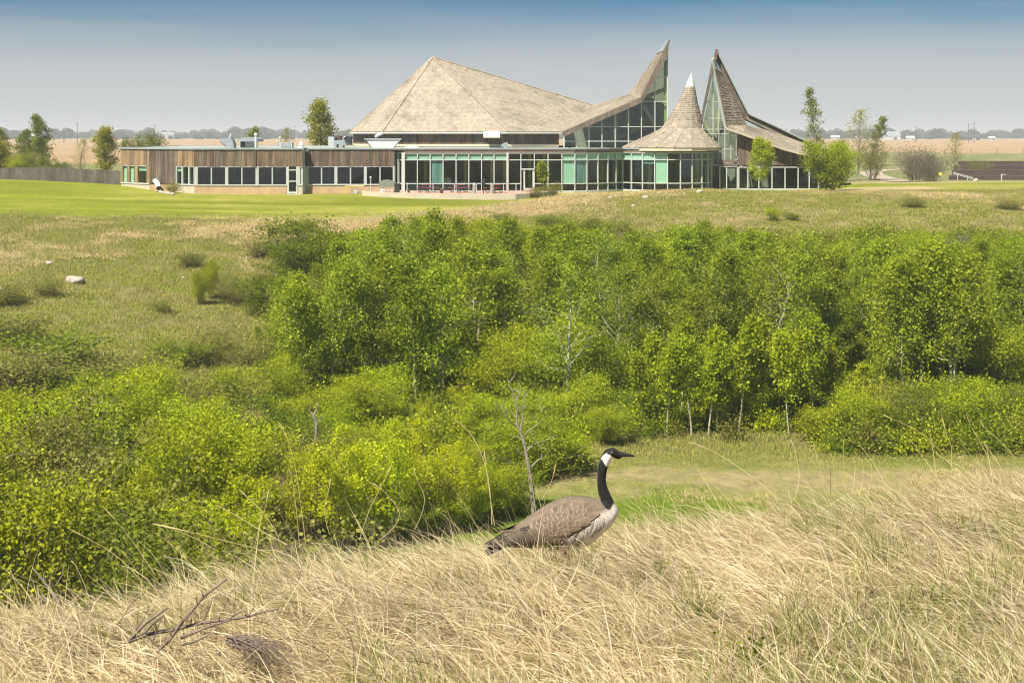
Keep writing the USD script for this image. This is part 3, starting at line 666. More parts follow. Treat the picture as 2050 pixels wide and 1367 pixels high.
# ---- glazed tower beside the pyramid
def gable(outline, D, vx, hy, parent, mat='white_frame', w=.10, bar_d=.16, only=None):
    """flat glazing at depth D: outline in photo columns and rows, glazing bars at columns vx and rows hy; each pane its own mesh"""
    pg = Polygon(outline); mn = pg.bounds
    T = lambda x, y: P(x, y, D)
    ex = list(pg.exterior.coords)
    for a, b in zip(ex[:-1], ex[1:]): bar3('frame', T(*a), T(*b), w * 1.1, bar_d, mat, parent, up=(0, 1, 0))
    for x in vx:
        for g in getattr(LineString([(x, mn[1] - 1), (x, mn[3] + 1)]).intersection(pg), 'geoms', [LineString([(x, mn[1] - 1), (x, mn[3] + 1)]).intersection(pg)]):
            if g.length > 1: bar3('mullion', T(*g.coords[0]) + [0, .004, 0], T(*g.coords[-1]) + [0, .004, 0], w * .8, bar_d * .9, mat, parent, up=(0, 1, 0))
    for y in hy:
        g0_ = LineString([(mn[0] - 1, y), (mn[2] + 1, y)]).intersection(pg)
        for g in getattr(g0_, 'geoms', [g0_]):
            if g.length > 1: bar3('transom', T(*g.coords[0]) + [0, .008, 0], T(*g.coords[-1]) + [0, .008, 0], w * .7, bar_d * .8, mat, parent, up=(0, 1, 0))
    xs = [mn[0]] + list(vx) + [mn[2]]; ys = [mn[1]] + list(hy) + [mn[3]]
    for i in range(len(xs) - 1):
        for j in range(len(ys) - 1):
            c = sbox(xs[i], ys[j], xs[i + 1], ys[j + 1]).intersection(pg)
            if c.area < 3: continue
            v = [P(x, y, D + .03) for x, y in list(c.exterior.coords)[:-1]]
            if c.exterior.is_ccw is True: v = v[::-1]
            obj('pane', MB().add(v, [[0, k, k + 1] for k in range(1, len(v) - 1)]), 'window_glass', parent)

t1 = xf('glass_tower', VC)
D1 = 136.0
gable([(1129, 297), (1129, 273), (1284, 204), (1336, 106), (1336, 297)], D1, [1153.5, 1179, 1205, 1231.5, 1258, 1284, 1311], [155, 203.5, 254, 283], t1)
A1, A2, A3 = P(1125, 264.5, D1 - .5), P(1284, 195.5, D1 - .5), P(1339.5, 79.5, D1 - .5)
B1, B2, B3 = VALLEY, P(1257, 190, 144), P(1326, 95.5, 141)
B3 = P(1330, 88, 139.5)
obj('bargeboard', prism_xz([(1125, 264.5), (1283, 195.3), (1286, 205.5), (1129, 274)], D1 - .7, .5), 'wood_grey', t1)
obj('bargeboard', prism_xz([(1283.3, 195), (1339.8, 79.5), (1337.6, 110), (1286.4, 205)], D1 - .7, .5), 'wood_grey', t1)
dk = MB()
for q in ((A1, A2, B2, B1), (A2, A3, B3, B2)):
    dk.slab([q[0], q[1], q[2]], .16); dk.slab([q[0], q[2], q[3]], .16)
obj('roof_deck', dk, 'shingle_main', t1)
sh = MB(); sh.add(*shingled(A1, A2, B2, B1, .3, .3, seed=31), isl=6); tag(obj('roof_shingle', sh, 'shingle_main', t1), kind='stuff')
sh = MB(); mt = .70
M1, M2 = A2 + (A3 - A2) * mt, B2 + (B3 - B2) * mt
# courses run level across the steep upper part
sh.add(*shingled(A2, B2, B3, A3, .26, .26, seed=32, lift=.04), isl=6); sh.f[-1] = sh.f[-1][:, ::-1]
tag(obj('upper_shingle', sh, 'shingle_tower', t1), kind='stuff')
cp = MB(); C1, C2 = A2 + (A3 - A2) * .80, B2 + (B3 - B2) * .80
cp.slab([C1 + [-.04, -.05, .06], A3 + [-.02, -.06, .10], B3 + [-.05, .05, .06], C2 + [-.05, .05, .05]], .05); obj('metal_tip', cp, 'duct_metal', t1)
# back of the tower and the frame inside
obj('back_wall', prism_xz([(1131, 296), (1131, 262), (1190, 226), (1257, 198), (1318, 128), (1334, 128), (1334, 296)], 143.4, .2), 'interior_wall', t1)
dk = MB(); e0, e1 = P(1338, 300, D1 + .3), P(1338, 300, 146); 
obj('back_glass', MB().add([P(1338, 297, D1 + .1), P(1338, 297, 144), P(1338, 196, 144), P(1338, 108, D1 + .1)], [[0, 1, 2, 3]]), 'window_glass', t1)
for a, b in ((P(1290, 196, 139), P(1333, 178, 137)), (P(1288, 212, 138), P(1314, 255, 138)), (P(1320, 205, 139), P(1330, 255, 138)), (P(1333, 120, 136.5), P(1333, 297, 136.5)), (P(1200, 297, 139), P(1290, 250, 139)), (P(1258, 297, 139), P(1258, 225, 139)), (P(1232, 297, 138), P(1232, 228, 138))):
    bar3('inner_beam', a, b, .34, .34, 'interior_beam', t1)
bar3('inner_beam', P(1233, 284, 140), P(1300, 262, 140), .5, .3, 'dark_metal', t1)

# ---- leaning cone roof over the bay
cr = xf('cone_roof', VC)
prof = [(301.5, 1343.2, 99.5), (295, 1343.2, 100), (280, 1352, 77), (268, 1360, 57), (257, 1366.6, 42), (241, 1370.5, 34.8), (226, 1373, 28.5), (207, 1377, 19.2), (190, 1379.5, 13.6), (174, 1381.5, 8.8), (160, 1383, 4.6), (146, 1384.3, .35)]
DC = 135.8
def cone_ring(i, n, grow=0.0, f=0.0):
    y, c, r = (prof[i][k] * (1 - f) + prof[min(i + 1, len(prof) - 1)][k] * f for k in range(3))
    ang = np.arange(n) * 2 * np.pi / n + .12
    cx = (c - CX) * K * DC; rr = r * K * DC + grow
    return np.c_[cx + rr * np.cos(ang), DC + rr * np.sin(ang), np.full(n, CZ - (y - HY) * K * DC)]
NS = 18
def loft(rings, close=True):
    n = len(rings[0]); v = np.vstack(rings); f = []
    for i in range(len(rings) - 1):
        for j in range(n):
            f.append([i * n + j, i * n + (j + 1) % n, (i + 1) * n + (j + 1) % n, (i + 1) * n + j])
    return v, f
obj('eave_trim', MB().add(*loft([cone_ring(0, NS, -.25), cone_ring(0, NS, 0), cone_ring(1, NS, 0.0)])), 'cream_panel', cr)
obj('soffit', MB().add(*loft([cone_ring(0, NS, -1.2), cone_ring(0, NS, -.2)])), 'wood_dark', cr)
low = [cone_ring(1, NS, .05), cone_ring(2, NS), cone_ring(3, NS), cone_ring(4, NS)]
obj('lower_roof', MB().add(*loft(low)), 'shingle_main', cr)
sh = MB()
for i in (1, 2, 3):
    a, b = cone_ring(i, NS, .03), cone_ring(i + 1, NS, .03)
    for j in range(NS): sh.add(*shingled(a[j], a[(j + 1) % NS], b[(j + 1) % NS], b[j], .22, .2, seed=100 + i * 20 + j, lift=.02), isl=6)
tag(obj('roof_shingle', sh, 'shingle_cone', cr), kind='stuff')
for j in range(NS):
    for i in (1, 2, 3):
        a, b = cone_ring(i, NS, .06)[j], cone_ring(i + 1, NS, .05)[j]
        bar3('seam', a, b, .06, .04, 'shingle_cone', cr)
sh = MB()
for i in range(4, 9):
    a, b = cone_ring(i, NS, .02), cone_ring(i + 1, NS, .02)
    for j in range(NS): sh.add(*shingled(a[j], a[(j + 1) % NS], b[(j + 1) % NS], b[j], .20, .22, seed=300 + i * 20 + j, lift=.035), isl=6)
obj('upper_cone', MB().add(*loft([cone_ring(i, NS, -.02) for i in range(4, 10)])), 'shingle_tower', cr)
tag(obj('upper_shingle', sh, 'shingle_cone', cr), kind='stuff')
obj('metal_tip', MB().add(*loft([cone_ring(9, NS, .04), cone_ring(10, NS, .03), cone_ring(11, NS, 0)])), 'sheet_white', cr)
obj('neck_glass', MB().add(*loft([np.c_[cone_ring(4, NS)[:, :2], np.full(NS, Z_ROOF)], cone_ring(4, NS, -.1)])), 'dark_metal', cr) if False else None

# ---- second tower with the long sloping roof
t2 = xf('shingle_tower', VC)
D2 = 133.4
gable([(1406.5, 331), (1406.5, 238), (1428.5, 134), (1455, 258), (1476, 271), (1476, 319), (1440, 331)], 134.6, [1427.3, 1439, 1451, 1463], [204, 237, 259, 268, 299], t2, w=.075)
obj('bargeboard', prism_xz([(1403.5, 238), (1427.6, 118), (1428.8, 136), (1407.5, 238.5), (1408, 247), (1405, 243)], 134.1, .4), 'wood_grey', t2)
F0 = P(1426.6, 116, 133.6); F1 = P(1454.2, 256.5, 133.6)
bar3('white_edge', F0, F1, .28, .14, 'white_frame', t2, up=(0, 1, 0))
S_bl, S_br, S_tr, S_tl = P(1455.5, 252.5, 133.3), P(1495, 251, 135.3), P(1437.3, 131, 134.4), P(1428.3, 120, 133.4)
MT = lambda a, b, t: a + (b - a) * t
tl2, tr2 = MT(S_bl, S_tl, .86), MT(S_br, S_tr, .86)
sh = MB(); sh.add(*shingled(S_bl, S_br, tr2, tl2, .28, .28, seed=51, lift=.04), isl=6); tag(obj('upper_shingle', sh, 'shingle_tower', t2), kind='stuff')
dk = MB(); dk.slab([S_bl, S_br, S_tr], .14); dk.slab([S_bl, S_tr, S_tl], .14); obj('roof_deck', dk, 'shingle_tower', t2)
cp = MB(); cp.slab([tl2 + [0, -.1, .02], tr2 + [0, -.1, .05], S_tr + [0, -.1, .1], S_tl + [0, -.1, .15]], .05); obj('metal_tip', cp, 'duct_metal', t2)
obj('back_wall', prism_xz([(1409, 330), (1409, 242), (1427, 160), (1450, 258), (1473, 273), (1473, 330)], 139.3, .2), 'interior_wall', t2)
for a, b in ((P(1425, 290, 137), P(1462, 240, 137)), (P(1412, 250, 136), P(1445, 300, 136)), (P(1438, 300, 136.5), P(1438, 220, 136.5))): bar3('inner_beam', a, b, .3, .3, 'interior_beam', t2)
# long roof
L = [P(1454, 257, 132.2), P(1487, 268, 132.2), P(1530, 283.5, 132.2), P(1569, 298, 132.2), P(1605, 307.5, 132.2), P(1640, 315.5, 132.2), P(1656, 318, 132.2)]
R_ = [P(1460, 251.5, 133.5), P(1494, 251.3, 135.3), P(1530, 259, 140), P(1562, 270, 140.5), P(1602, 284, 140.5), P(1638, 298, 140), P(1658.5, 311.5, 137.5)]
dk = MB(); sh = MB()
for i in range(len(L) - 1):
    dk.slab([L[i], L[i + 1], R_[i + 1]], .2); dk.slab([L[i], R_[i + 1], R_[i]], .2)
    sh.add(*shingled(L[i], L[i + 1], R_[i + 1], R_[i], .28, .3, seed=60 + i), isl=6)
    bar3('eave_trim', L[i] + [0, -.05, -.06], L[i + 1] + [0, -.05, -.06], .12, .17, 'concrete_pale', t2)
obj('long_roof_deck', dk, 'shingle_main', t2); tag(obj('roof_shingle', sh, 'shingle_main', t2), kind='stuff')
# rear fin
Ff = [P(1434.2, 102, 141), P(1498, 229, 141), P(1545, 250, 141), P(1641, 296, 141)]
fi = [P(1432.5, 122, 140.6), P(1491, 238, 140.6), P(1541, 262, 140.6), P(1636, 301, 140.6)]
fin = MB()
for a, b, c, d in zip(Ff[:-1], Ff[1:], fi[1:], fi[:-1]):
    fin.slab([d, c, b], .25); fin.slab([d, b, a], .25)
obj('fin_band', fin, 'wood_grey', t2)
fr = MB()
for a, b in zip(Ff[:-1], Ff[1:]):
    fr.slab([a + [0, -.5, .05], b + [0, -.5, .05], b + [0.5, 4, -.3], a + [.2, 2.0, -.2]], .12)
obj('fin_roof', fr, 'roof_membrane', t2)
bar3('fin_edge', Ff[0] + [0, -.4, .1], P(1431, 121, 140), .3, .12, 'wood_dark', t2, up=(0, 1, 0))
# clerestory behind the long roof
cl = xf('clerestory', VC)
gable([(1491, 250.5), (1491.5, 238.5), (1541, 261.5), (1553, 268), (1553, 272), (1526, 262)], 140.8, [1518, 1537], [], cl, w=.07)
# board wall and windows under the long roof
w0, w1 = Q(1477.5, 132.9), Q(1640, 132.9)
wallpanel('interior_wall', Q(1441, 139.5), Q(1655, 139.5), Z_FL - .1, P(0, 312, 139)[2], .2, 'interior_wall', t2)
top = PchipInterpolator([1477, 1487, 1530, 1569, 1605, 1640], [266.5, 270, 285.5, 300, 309.5, 317])
bp = np.linspace(1477.5, 1640, 7)
for a, b, n in zip(bp[:-1], bp[1:], [5] * 6):
    z0_ = Zat(331.5, 132.9)
    ta, tb = Zat(float(top(a)) + 1.5, 132.9), Zat(float(top(b)) + 1.5, 132.9)
    q0, q1 = Q(a, 132.95), Q(b, 132.95)
    m = MB(); m.slab([[*q0, z0_], [*q1, z0_], [*q1, tb], [*q0, ta]], .15); obj('band_backing', m, 'wood_dark', t2)
    boards(q0, q1, z0_, ta, n, [G_, B_, G_, D_, B_], parent=t2, th=.04, z0b=z0_, z1b=tb)
zs2 = [Zat(378.6, 132.9), Zat(335, 132.9)]
curtain([Q(p, 132.9) for p in (1479, 1497, 1519, 1545.4, 1571.5, 1597.7, 1620, 1639)], zs2, VC)
curtain([Q(p, 134.2) for p in (1441, 1454.6, 1476)], [Zat(378.6, 134.2), Zat(334, 134.2)], VC)
for y0_, y1_, mt in ((320, 325.5, 'fascia_brown'), (328, 332.5, 'fascia_brown')): wallpanel('fascia', Q(1441, 134.1), Q(1476.5, 134.1), Zat(y1_, 134), Zat(y0_, 134), .25, mt, t2)
wallpanel('plinth', Q(1441, 132.8), Q(1642, 132.8), Z_GR - .5, Zat(379.8, 132.8), .8, 'concrete_pale', out=.1)
obj('floor_slab', MB().poly([Q(1441, 133.2), Q(1642, 133.2), Q(1642, 139.4), Q(1441, 139.4)], Z_GR - .3, Z_FL), 'interior_floor', VC)
wallpanel('end_wall', Q(1640.5, 133), Q(1640.5, 141), Z_GR, P(0, 318, 133)[2], .2, 'wood_grey', t2)
obj('end_block', MB().poly([Q(1600, 141.5), Q(1680, 141.5), Q(1680, 150), Q(1600, 150)], Z_GR, Zat(298.5, 141.5)), 'wood_grey', VC)
obj('end_block_roof', MB().poly(outset([Q(1600, 141.5), Q(1680, 141.5), Q(1680, 150), Q(1600, 150)], .12), Zat(298.5, 141.5), Zat(296.5, 141.5)), 'roof_membrane', VC)
# ------------------------------------------------------------------ plants
def leaves(c, size, rng, aspect=.8, upbias=.35, fold=.25):
    """one diamond leaf of two triangles at each centre"""
    n = len(c); size = np.broadcast_to(size, (n,))
    N = rng.normal(size=(n, 3)); N[:, 2] += upbias * 2; N /= np.linalg.norm(N, axis=1, keepdims=True)
    T = np.cross(N, rng.normal(size=(n, 3))); T /= np.linalg.norm(T, axis=1, keepdims=True); B = np.cross(N, T)
    s = size[:, None] / 2
    v = np.stack([c - T * s, c + B * s * aspect + N * s * fold, c + T * s, c - B * s * aspect + N * s * fold], 1).reshape(-1, 3)
    b = (np.arange(n) * 4)[:, None]
    return v, np.vstack([b + [0, 1, 2], b + [0, 2, 3]])

def wobble(p0, d, L, n, rng, bend=.12, up=.0):
    pts = [np.array(p0, float)]; d = nrm(d)
    for i in range(n):
        d = nrm(d + rng.normal(size=3) * bend + np.array([0, 0, up])); pts.append(pts[-1] + d * L / n)
    return np.array(pts)

def make_plant(seed, H, R, stems=1, lean=.04, tr=.06, start=.3, nbr=22, upang=.55, env=lambda t: np.sin(np.pi * np.clip(t, 0, 1)) ** .6, nleaf=6000, ls=.085, clump=.22, twigs=3, gap=0.0, spread=0.0, sides=6, bare=0.0):
    """trunk and branches as one mesh, leaves as another; t in env runs from the lowest branch (0) to the top (1)"""
    r = np.random.default_rng(seed); tb = MB(); anchors = []; fine = MB()
    for s in range(stems):
        a = r.uniform(0, 2 * np.pi); d0 = np.array([math.cos(a) * spread, math.sin(a) * spread, 1.0]) + r.normal(size=3) * lean
        h = H * (1 if s == 0 else r.uniform(.65, 1.0)); base = np.array([math.cos(a), math.sin(a), 0]) * (0 if stems == 1 else r.uniform(.02, .25) * R)
        tp = wobble(base, d0, h, 9, r, .05 if stems == 1 else .09, .02); rr = tr * (1 - .88 * np.linspace(0, 1, 10)) * (1 if s == 0 else .75)
        tp[0, 2] -= .25
        tb.tube(tp, rr, sides)
        nb = max(4, int(nbr / stems))
        for k in range(nb):
            t = start + (1 - start) * (k + r.uniform(0, 1)) / nb
            if r.random() < gap: continue
            i = min(int(t * 9), 8); p = tp[i] + (tp[i + 1] - tp[i]) * (t * 9 - i)
            u = (t - start) / (1 - start); L = R * env(u) * r.uniform(.65, 1.15) + .06 * H * .3
            az = k * 2.399 + r.uniform(-.6, .6); dz = upang * r.uniform(.5, 1.6)
            bp = wobble(p, [math.cos(az), math.sin(az), dz], L, 4, r, .16, .07)
            br = max(.006, rr[i] * .42) * np.array([1, .8, .6, .42, .2]); tb.tube(bp, br, 4, cap=False)
            anchors += [(bp[j], .6 + .2 * j) for j in (2, 3, 4)]
            for w in range(twigs):
                j = r.integers(1, 4); q = wobble(bp[j], r.normal(size=3) * .8 + nrm(bp[-1] - bp[0]) + [0, 0, .25], L * r.uniform(.3, .6), 3, r, .2, .05)
                fine.tube(q, np.array([.5, .4, .3, .15]) * max(.010, br[1] * .7), 3, cap=False)
                anchors += [(q[2], 1.0), (q[3], 1.2)]
        anchors.append((tp[-1], 1.0)); anchors.append((tp[-2], 1.0))
    A = np.array([a[0] for a in anchors]); W = np.array([a[1] for a in anchors]) * r.uniform(.15, 1.6, len(anchors)) * (r.random(len(anchors)) > bare)
    crown = None
    if nleaf:
        pick = r.choice(len(A), nleaf, p=W / W.sum())
        sz = r.uniform(.4, 1.35, nleaf); c = A[pick] + r.normal(size=(nleaf, 3)) * clump * np.array([1, 1, .8]); c[:, 2] = np.maximum(c[:, 2], .03 * H)
        crown = leaves(c, ls * sz * 1.1, r)
    if fine.n: tb.add(fine.mesh().vertices, fine.mesh().faces)
    return tb.mesh(), crown

PROTO = {}
_pr = UsdGeom.Scope.Define(stage, '/World/Looks')
def plant_proto(key, name, leafmat, barkmat, **kw):
    p = stage.CreateClassPrim('/World/Looks/plant_' + key); p.SetTypeName('Xform')
    t, c = make_plant(**kw)
    obj('trunk' if kw.get('stems', 1) == 1 else 'stems', t, barkmat, p)
    if c is not None: obj('crown', c, leafmat, p, isl=4)
    PROTO[key] = (str(p.GetPath()), name, kw['H'])

aspen_env = lambda t: np.interp(t, [0, .15, .45, .75, 1], [.55, .95, 1.0, .65, .12])
poplar_env = lambda t: np.interp(t, [0, .2, .6, 1], [.5, .9, .8, .1])
round_env = lambda t: np.sqrt(np.clip(1 - (2 * t - .9) ** 2 * .8, .05, 1))
for i in range(5):
    plant_proto(f'aspen_{i}', 'aspen', 'aspen_leaf', 'pale_bark', seed=10 + i, H=7.0, R=[1.3, 1.55, 1.15, 1.4, 1.65][i], tr=.078, start=[.26, .16, .34, .22, .28][i], nbr=30, upang=.75, env=aspen_env, nleaf=[6200, 7400, 5600, 6600, 7200][i], ls=.112, clump=.24, twigs=4)
for i in range(2):
    plant_proto(f'thin_aspen_{i}', 'aspen', 'aspen_leaf', 'pale_bark', seed=30 + i, H=6.5, R=2.3, tr=.085, start=.18, nbr=26, upang=.8, env=aspen_env, nleaf=3400, ls=.10, clump=.25, twigs=5)
for i in range(2):
    plant_proto(f'sapling_{i}', 'aspen', 'bright_leaf', 'pale_bark', seed=40 + i, H=4.2, R=.85, tr=.042, start=.34, nbr=24, upang=1.0, env=poplar_env, nleaf=3000, ls=.105, clump=.14, twigs=3)
for i in range(3):
    plant_proto(f'willow_{i}', 'willow', 'willow_leaf', 'grey_bark', seed=50 + i, H=4.4, R=1.0, stems=6, spread=.28, tr=.045, start=.12, nbr=72, upang=1.3, env=poplar_env, nleaf=12000, ls=.064, clump=.15, twigs=3)
for i in range(3):
    plant_proto(f'dark_shrub_{i}', 'shrub', 'shrub_leaf', 'grey_bark', seed=60 + i, H=3.2, R=1.5, stems=5, spread=.42, tr=.05, start=.06, nbr=70, upang=.7, env=round_env, nleaf=10000, ls=.078, clump=.2, twigs=3)
for i in range(3):
    plant_proto(f'lime_shrub_{i}', 'shrub', 'bright_leaf', 'grey_bark', seed=70 + i, H=2.8, R=1.35, stems=6, spread=.40, tr=.04, start=.06, nbr=66, upang=.9, env=round_env, nleaf=11000, ls=.070, clump=.18, twigs=3)
for i in range(2):
    plant_proto(f'olive_shrub_{i}', 'shrub', 'olive_leaf', 'twig', seed=80 + i, H=2.6, R=1.5, stems=7, spread=.5, tr=.035, start=.08, nbr=80, upang=.7, env=round_env, nleaf=5000, ls=.075, clump=.2, twigs=4)
for i in range(2):
    plant_proto(f'grey_shrub_{i}', 'shrub', 'grey_leaf', 'twig_grey', seed=90 + i, H=2.4, R=1.4, stems=9, spread=.5, tr=.03, start=.06, nbr=120, upang=.9, env=round_env, nleaf=5200, ls=.065, clump=.22, twigs=5)
for i in range(3):
    plant_proto(f'low_brush_{i}', 'shrub', 'olive_leaf' if i < 2 else 'shrub_leaf', 'twig', seed=95 + i, H=.85, R=.9, stems=9, spread=.7, tr=.018, start=.05, nbr=70, upang=.8, env=round_env, nleaf=2600, ls=.06, clump=.16, twigs=2)
# trees of the plain
plant_proto('poplar_0', 'tree', 'far_leaf', 'grey_bark', seed=120, H=6.5, R=1.5, tr=.09, start=.12, nbr=40, upang=.9, env=poplar_env, nleaf=5600, ls=.15, clump=.22, twigs=4, bare=.25)
plant_proto('poplar_1', 'tree', 'gold_leaf', 'grey_bark', seed=121, H=6.0, R=1.7, tr=.09, start=.10, nbr=40, upang=.8, env=aspen_env, nleaf=9000, ls=.13, clump=.26, twigs=4, bare=.15)
plant_proto('poplar_2', 'tree', 'far_leaf', 'twig_grey', seed=122, H=8.5, R=1.35, tr=.08, start=.2, nbr=44, upang=1.2, env=poplar_env, nleaf=3600, ls=.13, clump=.17, twigs=4, bare=.45)
plant_proto('bare_tree_0', 'tree', 'gold_leaf', 'twig_grey', seed=123, H=6.5, R=1.9, tr=.08, start=.15, nbr=46, upang=1.0, env=aspen_env, nleaf=2100, ls=.10, clump=.2, twigs=6)
plant_proto('yard_tree_0', 'tree', 'bright_leaf', 'grey_bark', seed=124, H=4.6, R=1.7, tr=.05, start=.14, nbr=30, upang=.9, env=aspen_env, nleaf=15000, ls=.09, clump=.19, twigs=3)
plant_proto('yard_bush_0', 'shrub', 'bright_leaf', 'grey_bark', seed=125, H=4.2, R=1.7, stems=5, spread=.35, tr=.06, start=.04, nbr=80, upang=.8, env=round_env, nleaf=24000, ls=.10, clump=.24, twigs=3)

DESC = {'aspen': 'slender pale trunked aspen', 'thin_aspen': 'sparse green aspen with white limbs', 'sapling': 'thin young aspen', 'willow': 'bushy yellow green willow', 'dark_shrub': 'dense dark green bush',
        'lime_shrub': 'lime green shrub', 'olive_shrub': 'dull olive shrub', 'grey_shrub': 'grey leafless thicket', 'low_brush': 'low scrubby brush'}
NAME = {'aspen': 'aspen_tree', 'thin_aspen': 'aspen_tree', 'sapling': 'aspen_sapling', 'willow': 'willow_bush', 'dark_shrub': 'leafy_bush', 'lime_shrub': 'leafy_bush', 'olive_shrub': 'olive_bush', 'grey_shrub': 'bare_bush', 'low_brush': 'low_bush'}
CATS = {'aspen_tree': 'tree', 'aspen_sapling': 'tree', 'willow_bush': 'bush', 'leafy_bush': 'bush', 'olive_bush': 'bush', 'bare_bush': 'bush', 'low_bush': 'bush'}
COLS = [(40, 'fence'), (170, 'golden tree by the fence'), (245, 'fence corner'), (352, 'white drain pipe'), (450, 'first ribbon windows'), (575, 'roof duct'), (640, 'service door'), (715, 'gas pipes'), (800, 'barbecue'), (870, 'pyramid peak'), (940, 'picnic tables'), (1020, 'patio wall'),
        (1110, 'patio shrub'), (1190, 'low roof hip'), (1240, 'curved glass'), (1310, 'glass tower'), (1370, 'cone tip'), (1440, 'cone eave'), (1490, 'shingled spire'), (1560, 'small front tree'), (1640, 'end windows'), (1720, 'round end bush'), (1800, 'gravel path'), (1890, 'grey thicket'), (1960, 'bleacher rail'), (9999, 'dark bleachers')]
ROWS = [(41, 'just past the ridge'), (46, 'deep in the hollow'), (51, 'in the hollow'), (57, 'on the valley floor'), (61, 'along the meadow'), (65, 'on the wood front'), (70, 'low in the wood'), (76, 'in the lower wood'), (82, 'midway in the wood'), (89, 'high in the wood'), (999, 'on the upper brow')]
ORD = ['lowest', 'second', 'third', 'fourth', 'fifth', 'sixth', 'seventh', 'eighth', 'ninth', 'tenth']
PL = []       # (kind, px, D, height, label or None)
def put(kind, px, D, h, label=None, w=1.0, rz=None, var=None): PL.append(dict(kind=kind, px=px, D=D, h=h, label=label, w=w, rz=rz, var=var))

# --- plants the photograph singles out
put('dark_shrub', 630, 87, 3.5, 'big round dark green bush standing alone at the top of the slope', 1.55)
put('dark_shrub', 585, 86.5, 2.4, 'dark bush leaning against the big round bush', 1.2)
put('dark_shrub', 715, 88.5, 2.3, 'dark bush between the big round bush and the wood', 1.2)
put('dark_shrub', 522, 78, 2.6, 'dark leafy bush on the slope above the hollow', 1.1)
put('lime_shrub', 400, 79, 1.7, 'small upright green bush alone on the grassy slope', .6)
put('lime_shrub', 418, 80.5, 2.0, 'taller of two upright bushes alone on the grassy slope', .45)
put('olive_shrub', 470, 80, 1.6, 'brownish bush between upright bushes and dark bush on the slope', 1.2)
put('dark_shrub', 345, 67, 1.1, 'low dark green bush on the grassy slope', 1.9)
put('lime_shrub', 1550, 103, .9, 'small green bush alone on the tan grass above the wood', 1.1)
put('dark_shrub', 1585, 103.5, .55, 'tiny bush beside the small green bush on tan grass', 1.4)
put('low_brush', 1830, 109, .7, 'low bush with yellow leaves on the tan rise', 1.5)
put('low_brush', 2020, 107, .6, 'low dark bush on the tan rise below the bleachers', 2.0)
put('dark_shrub', 1170, 96, 2.0, 'dark bush standing over the wood below the curved glass', 1.2)
put('willow', 610, 45, 3.6, 'bright yellow green willow clump at the hollow edge, first of four', 1.0)
put('willow', 690, 44, 4.0, 'bright yellow green willow clump at the hollow edge, second of four', 1.1)
put('willow', 770, 44.5, 4.0, 'bright yellow green willow clump at the hollow edge, third of four', 1.1)
put('willow', 845, 45.5, 3.7, 'bright yellow green willow clump at the hollow edge, last of four', 1.0)
put('willow', 903, 45.6, 3.0, 'yellow green bush just past the last bright willow clump', .95); put('willow', 950, 46.6, 2.4, 'small yellow green bush beside the foot of the dead snag', 1.0); put('lime_shrub', 1000, 47.8, 1.6, 'low green bush right at the foot of the dead snag', 1.2); put('lime_shrub', 1032, 49.2, 1.2, 'very low green bush behind the foot of the dead snag', 1.3)
put('willow', 920, 51, 2.1, 'low yellow willow left of the dead snag', 1.2)
put('lime_shrub', 985, 52, 1.9, 'low yellowish shrub behind the dead snag', 1.5)
put('lime_shrub', 1075, 52.5, 2.0, 'low yellowish shrub behind and beside the dead snag', 1.5)
put('lime_shrub', 1150, 54, 1.4, 'low yellowish shrub above the goose head', 1.5)
for px, D, h, lab, var, w in ((1135, 63.5, 6.3, 'tall sparse aspen with white forked limbs behind the goose', 0, 1.0), (1235, 67, 6.0, 'pale sparse aspen beside the forked aspen behind the goose', 1, .9),
                           (1412, 71, 5.2, 'sparse aspen with crooked white trunk below the cone roof', 0, 1.15), (1300, 74, 4.2, 'thin pale aspen midway below the glass tower', 1, 1.0)):
    put('thin_aspen', px, D, h, lab, w, var=var)
for px, D, h, lab in ((1793, 66.5, 6.8, 'white trunked aspen on the wood front, first of a row of trunks'), (1806, 66, 6.4, 'white trunked aspen on the wood front, second of a row of trunks'), (1828, 66.8, 7.2, 'tall white trunked aspen in the row of bare trunks'),
                      (1843, 66, 6.9, 'white trunked aspen ending the row of bare trunks'), (1885, 66.5, 6.6, 'white trunked aspen standing apart from the row of bare trunks'), (1905, 65.5, 7.4, 'thick pale trunked aspen rising over the low shrubs'),
                      (1914, 65, 6.9, 'pale aspen twinned with the thick trunked aspen'), (2022, 71, 6.2, 'pale trunked aspen in the shade near the dark bleachers side'), (665, 63.5, 6.4, 'aspen with straight white trunk on the wood front'), (608, 63, 5.6, 'aspen with leaning white trunk at the wood corner'),
                      (765, 64, 6.7, 'aspen with white cross limbs on the wood front'), (835, 63, 6.9, 'tall aspen over the dark gap in the wood'), (890, 63.5, 6.5, 'aspen with kinked white trunk beside the dark gap')):
    put('aspen', px, D, h, lab)
for px, D, h, lab in ((1335, 60, 3.9, 'young aspen with thin straight trunk on the meadow edge, first'), (1385, 60, 4.2, 'young aspen with thin straight trunk on the meadow edge, second'), (1417, 60, 3.9, 'young aspen with slightly bent trunk on the meadow edge'), (1436, 60.5, 3.2, 'short young aspen on the meadow edge'),
                      (1452, 61, 4.4, 'young aspen ending the row on the meadow edge'), (1528, 62, 4.6, 'young aspen apart from the row on the meadow edge'), (1602, 62, 4.2, 'young aspen beyond the row on the meadow edge')):
    put('sapling', px, D, h, lab)
for i, px in enumerate((1290, 1312, 1362, 1478, 1500, 1556, 1580, 1628, 1655)): put('sapling', px, 60.6 + .9 * (i % 3), 3.4 + .5 * (i % 4), ['young aspen between the dark gap and the first straight young aspen', 'second young aspen beside the dark gap on the meadow edge', 'young aspen between the first two straight young aspens', 'young aspen just beyond the ending row on the meadow edge', 'young aspen between the row and the apart young aspen', 'young aspen beside the apart one, set a little back', 'young aspen before the one beyond the row', 'young aspen where the front shrubs begin along the meadow', 'last young aspen standing behind the front shrubs'][i])

